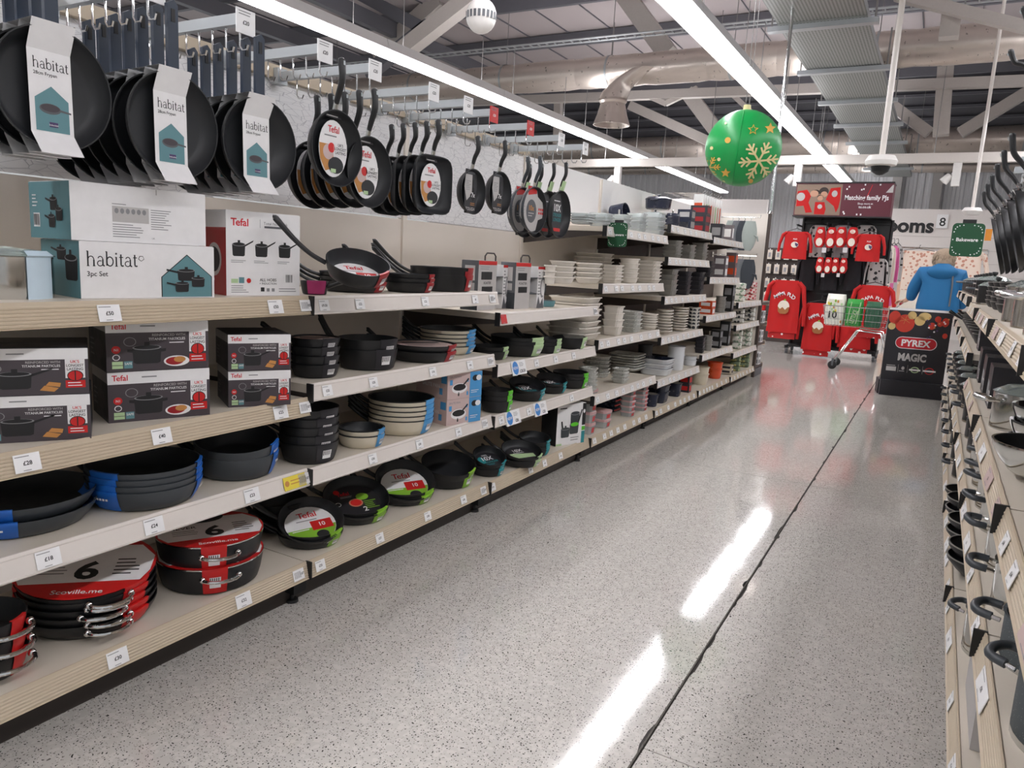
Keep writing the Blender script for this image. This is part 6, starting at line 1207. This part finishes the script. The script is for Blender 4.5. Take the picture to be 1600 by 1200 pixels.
hand = Vector((hx, TY-SY-.04, hz)); sho = Vector((-.19*k, 0, 1.36*k)); elb = sho.lerp(hand, .48)+Vector((.0, .03, -.03))
N = [(0, 0, .9*k, .15, .11), (0, 0, 1.1*k, .13, .1), (0, 0, 1.3*k, .15, .1), (0, .0, 1.42*k, .07), (0, .02, 1.48*k, .055), (0, .03, 1.53*k, .075, .085), (0, .03, 1.6*k, .07, .08),
     (*sho, .06), (*elb, .045), (*(hand+Vector((.06, -.02, .03))), .032), (.19*k, 0, 1.36*k, .06), (.25*k, .03, 1.1*k, .045), (.25*k, .14, .9*k, .032),
     (-.1, 0, .82*k, .1), (-.1, .01, .48*k, .065), (-.1, -.02, .09, .045), (-.1, .12, .045, .038), (.1, 0, .82*k, .1), (.1, .01, .48*k, .065), (.1, -.02, .09, .045), (.1, .12, .045, .038)]
E_ = [(0, 1), (1, 2), (2, 3), (3, 4), (4, 5), (5, 6), (2, 7), (7, 8), (8, 9), (2, 10), (10, 11), (11, 12), (0, 13), (13, 14), (14, 15), (15, 16), (0, 17), (17, 18), (18, 19), (19, 20)]
b0 = len(N)
for wi, base, d1_ in ((9, hand, Vector((-1, .25, -.1))), (12, Vector((.25*k, .2, .84*k)), Vector((0, .3, -1)))):
    d1_ = d1_.normalized(); sd_ = d1_.cross(Vector((0, .3, 1))).normalized(); up_ = sd_.cross(d1_)
    w_ = Vector(N[wi][:3]); pi_ = len(N); N.append((*(w_+d1_*.05), .026, .022)); E_.append((wi, pi_))
    for fi, (off, ln) in enumerate(((-.03, .065), (-.011, .075), (.01, .07), (.028, .055))):
        a_ = len(N); N.append((*(w_+d1_*.085+sd_*off), .009)); N.append((*(w_+d1_*(.085+ln*.5)+sd_*off-up_*.012), .0085)); N.append((*(w_+d1_*(.085+ln*.7)+sd_*off-up_*.04), .008)); E_ += [(pi_, a_), (a_, a_+1), (a_+1, a_+2)]
    a_ = len(N); N.append((*(w_+d1_*.05-sd_*.035-up_*.01), .011)); N.append((*(w_+d1_*.08-sd_*.045-up_*.03), .009)); E_ += [(pi_, a_), (a_, a_+1)]
body = skin_obj('body', N, E_, M_skin, pr)
C_ = [(0, 0, .76*k, .30, .2), (0, 0, 1.0*k, .265, .18), (0, 0, 1.2*k, .235, .165), (0, -.01, 1.36*k, .17, .13), (0, -.01, 1.44*k, .085, .08), (*(sho+Vector((-.02, 0, -.01))), .1), (*elb, .085), (*(hand+Vector((.1, -.03, .03))), .055), (.2*k, 0, 1.34*k, .1), (.27*k, .03, 1.1*k, .085), (.26*k, .13, .92*k, .06)]
skin_obj('coat', C_, [(0, 1), (1, 2), (2, 3), (3, 4), (3, 5), (5, 6), (6, 7), (3, 8), (8, 9), (9, 10)], M_coat, pr)
mb = MB(); rg = []
for i in range(8):
    t = i/7; rr = .15*math.sin(PI*(.15+.75*t)); rg.append([(rr*1.15*math.cos(q), -.1+.45*rr*math.sin(q)-.03*math.sin(PI*t), 1.28*k+.2*t*k) for q in [2*PI*j/18 for j in range(18)]])
mb.loft(rg, M_coat); put('hood', mb.build('hood'), pr)
mb = MB(); mb.sphere((0, .01, 1.55*k), .128, M_hair, 24, 14, (.98, 1.0, .95)); mb.sphere((0, -.04, 1.49*k), .11, M_hair, 20, 12, (1.0, .8, .8))
for j in range(60):
    rr = random.Random(j); q = 2*PI*rr.random(); zz = rr.uniform(-.6, .9); c2 = math.sqrt(1-zz*zz); p = Vector((.122*c2*math.cos(q), .01-.122*c2*abs(math.sin(q)), 1.55*k+.115*zz)); mb.tube([p, p+Vector((.012*math.cos(q), -.012, -.03)), p+Vector((.01*math.cos(q), -.006, -.06))], [.009, .01, .003], M_hair, 5)
put('hair', mb.build('hair'), pr)
mb = MB()
for s in (-1, 1): mb.sphere((s*.082, .03, 1.54*k), .028, M_skin, 10, 6, (.4, .8, 1.1))
mb.sphere((0, .125, 1.53*k), .02, M_skin, 10, 6, (.8, 1, 1.3)); mb.box(-.025, .025, .108, .114, 1.492*k, 1.5*k, M_dred)
for s in (-1, 1): mb.sphere((s*.032, .1, 1.555*k), .011, M_white, 10, 6); mb.sphere((s*.032, .109, 1.555*k), .005, M_ink, 8, 5)
put('face_features', mb.build('face_features'), pr)
tro = skin_obj('trousers', [(0, 0, .88*k, .16, .12), (-.1, 0, .8*k, .115), (-.1, .01, .48*k, .085), (-.1, -.01, .12, .07), (.1, 0, .8*k, .115), (.1, .01, .48*k, .085), (.1, -.01, .12, .07)], [(0, 1), (1, 2), (2, 3), (0, 4), (4, 5), (5, 6)], M_jean, pr)
for s in (-1, 1): put('shoe', MB().sphere((s*.1, .06, .045), .06, M_shoe, 16, 8, (.8, 2.1, .75)).build('shoe'), pr)
put('shoulder_strap', MB().tube([(.13, -.17, .95*k), (.13, -.165, 1.2*k), (.12, -.14, 1.36*k), (.11, -.02, 1.47*k)], [.01, .01, .01, .01], M_mdgrey, 6, .4).build('shoulder_strap'), pr)
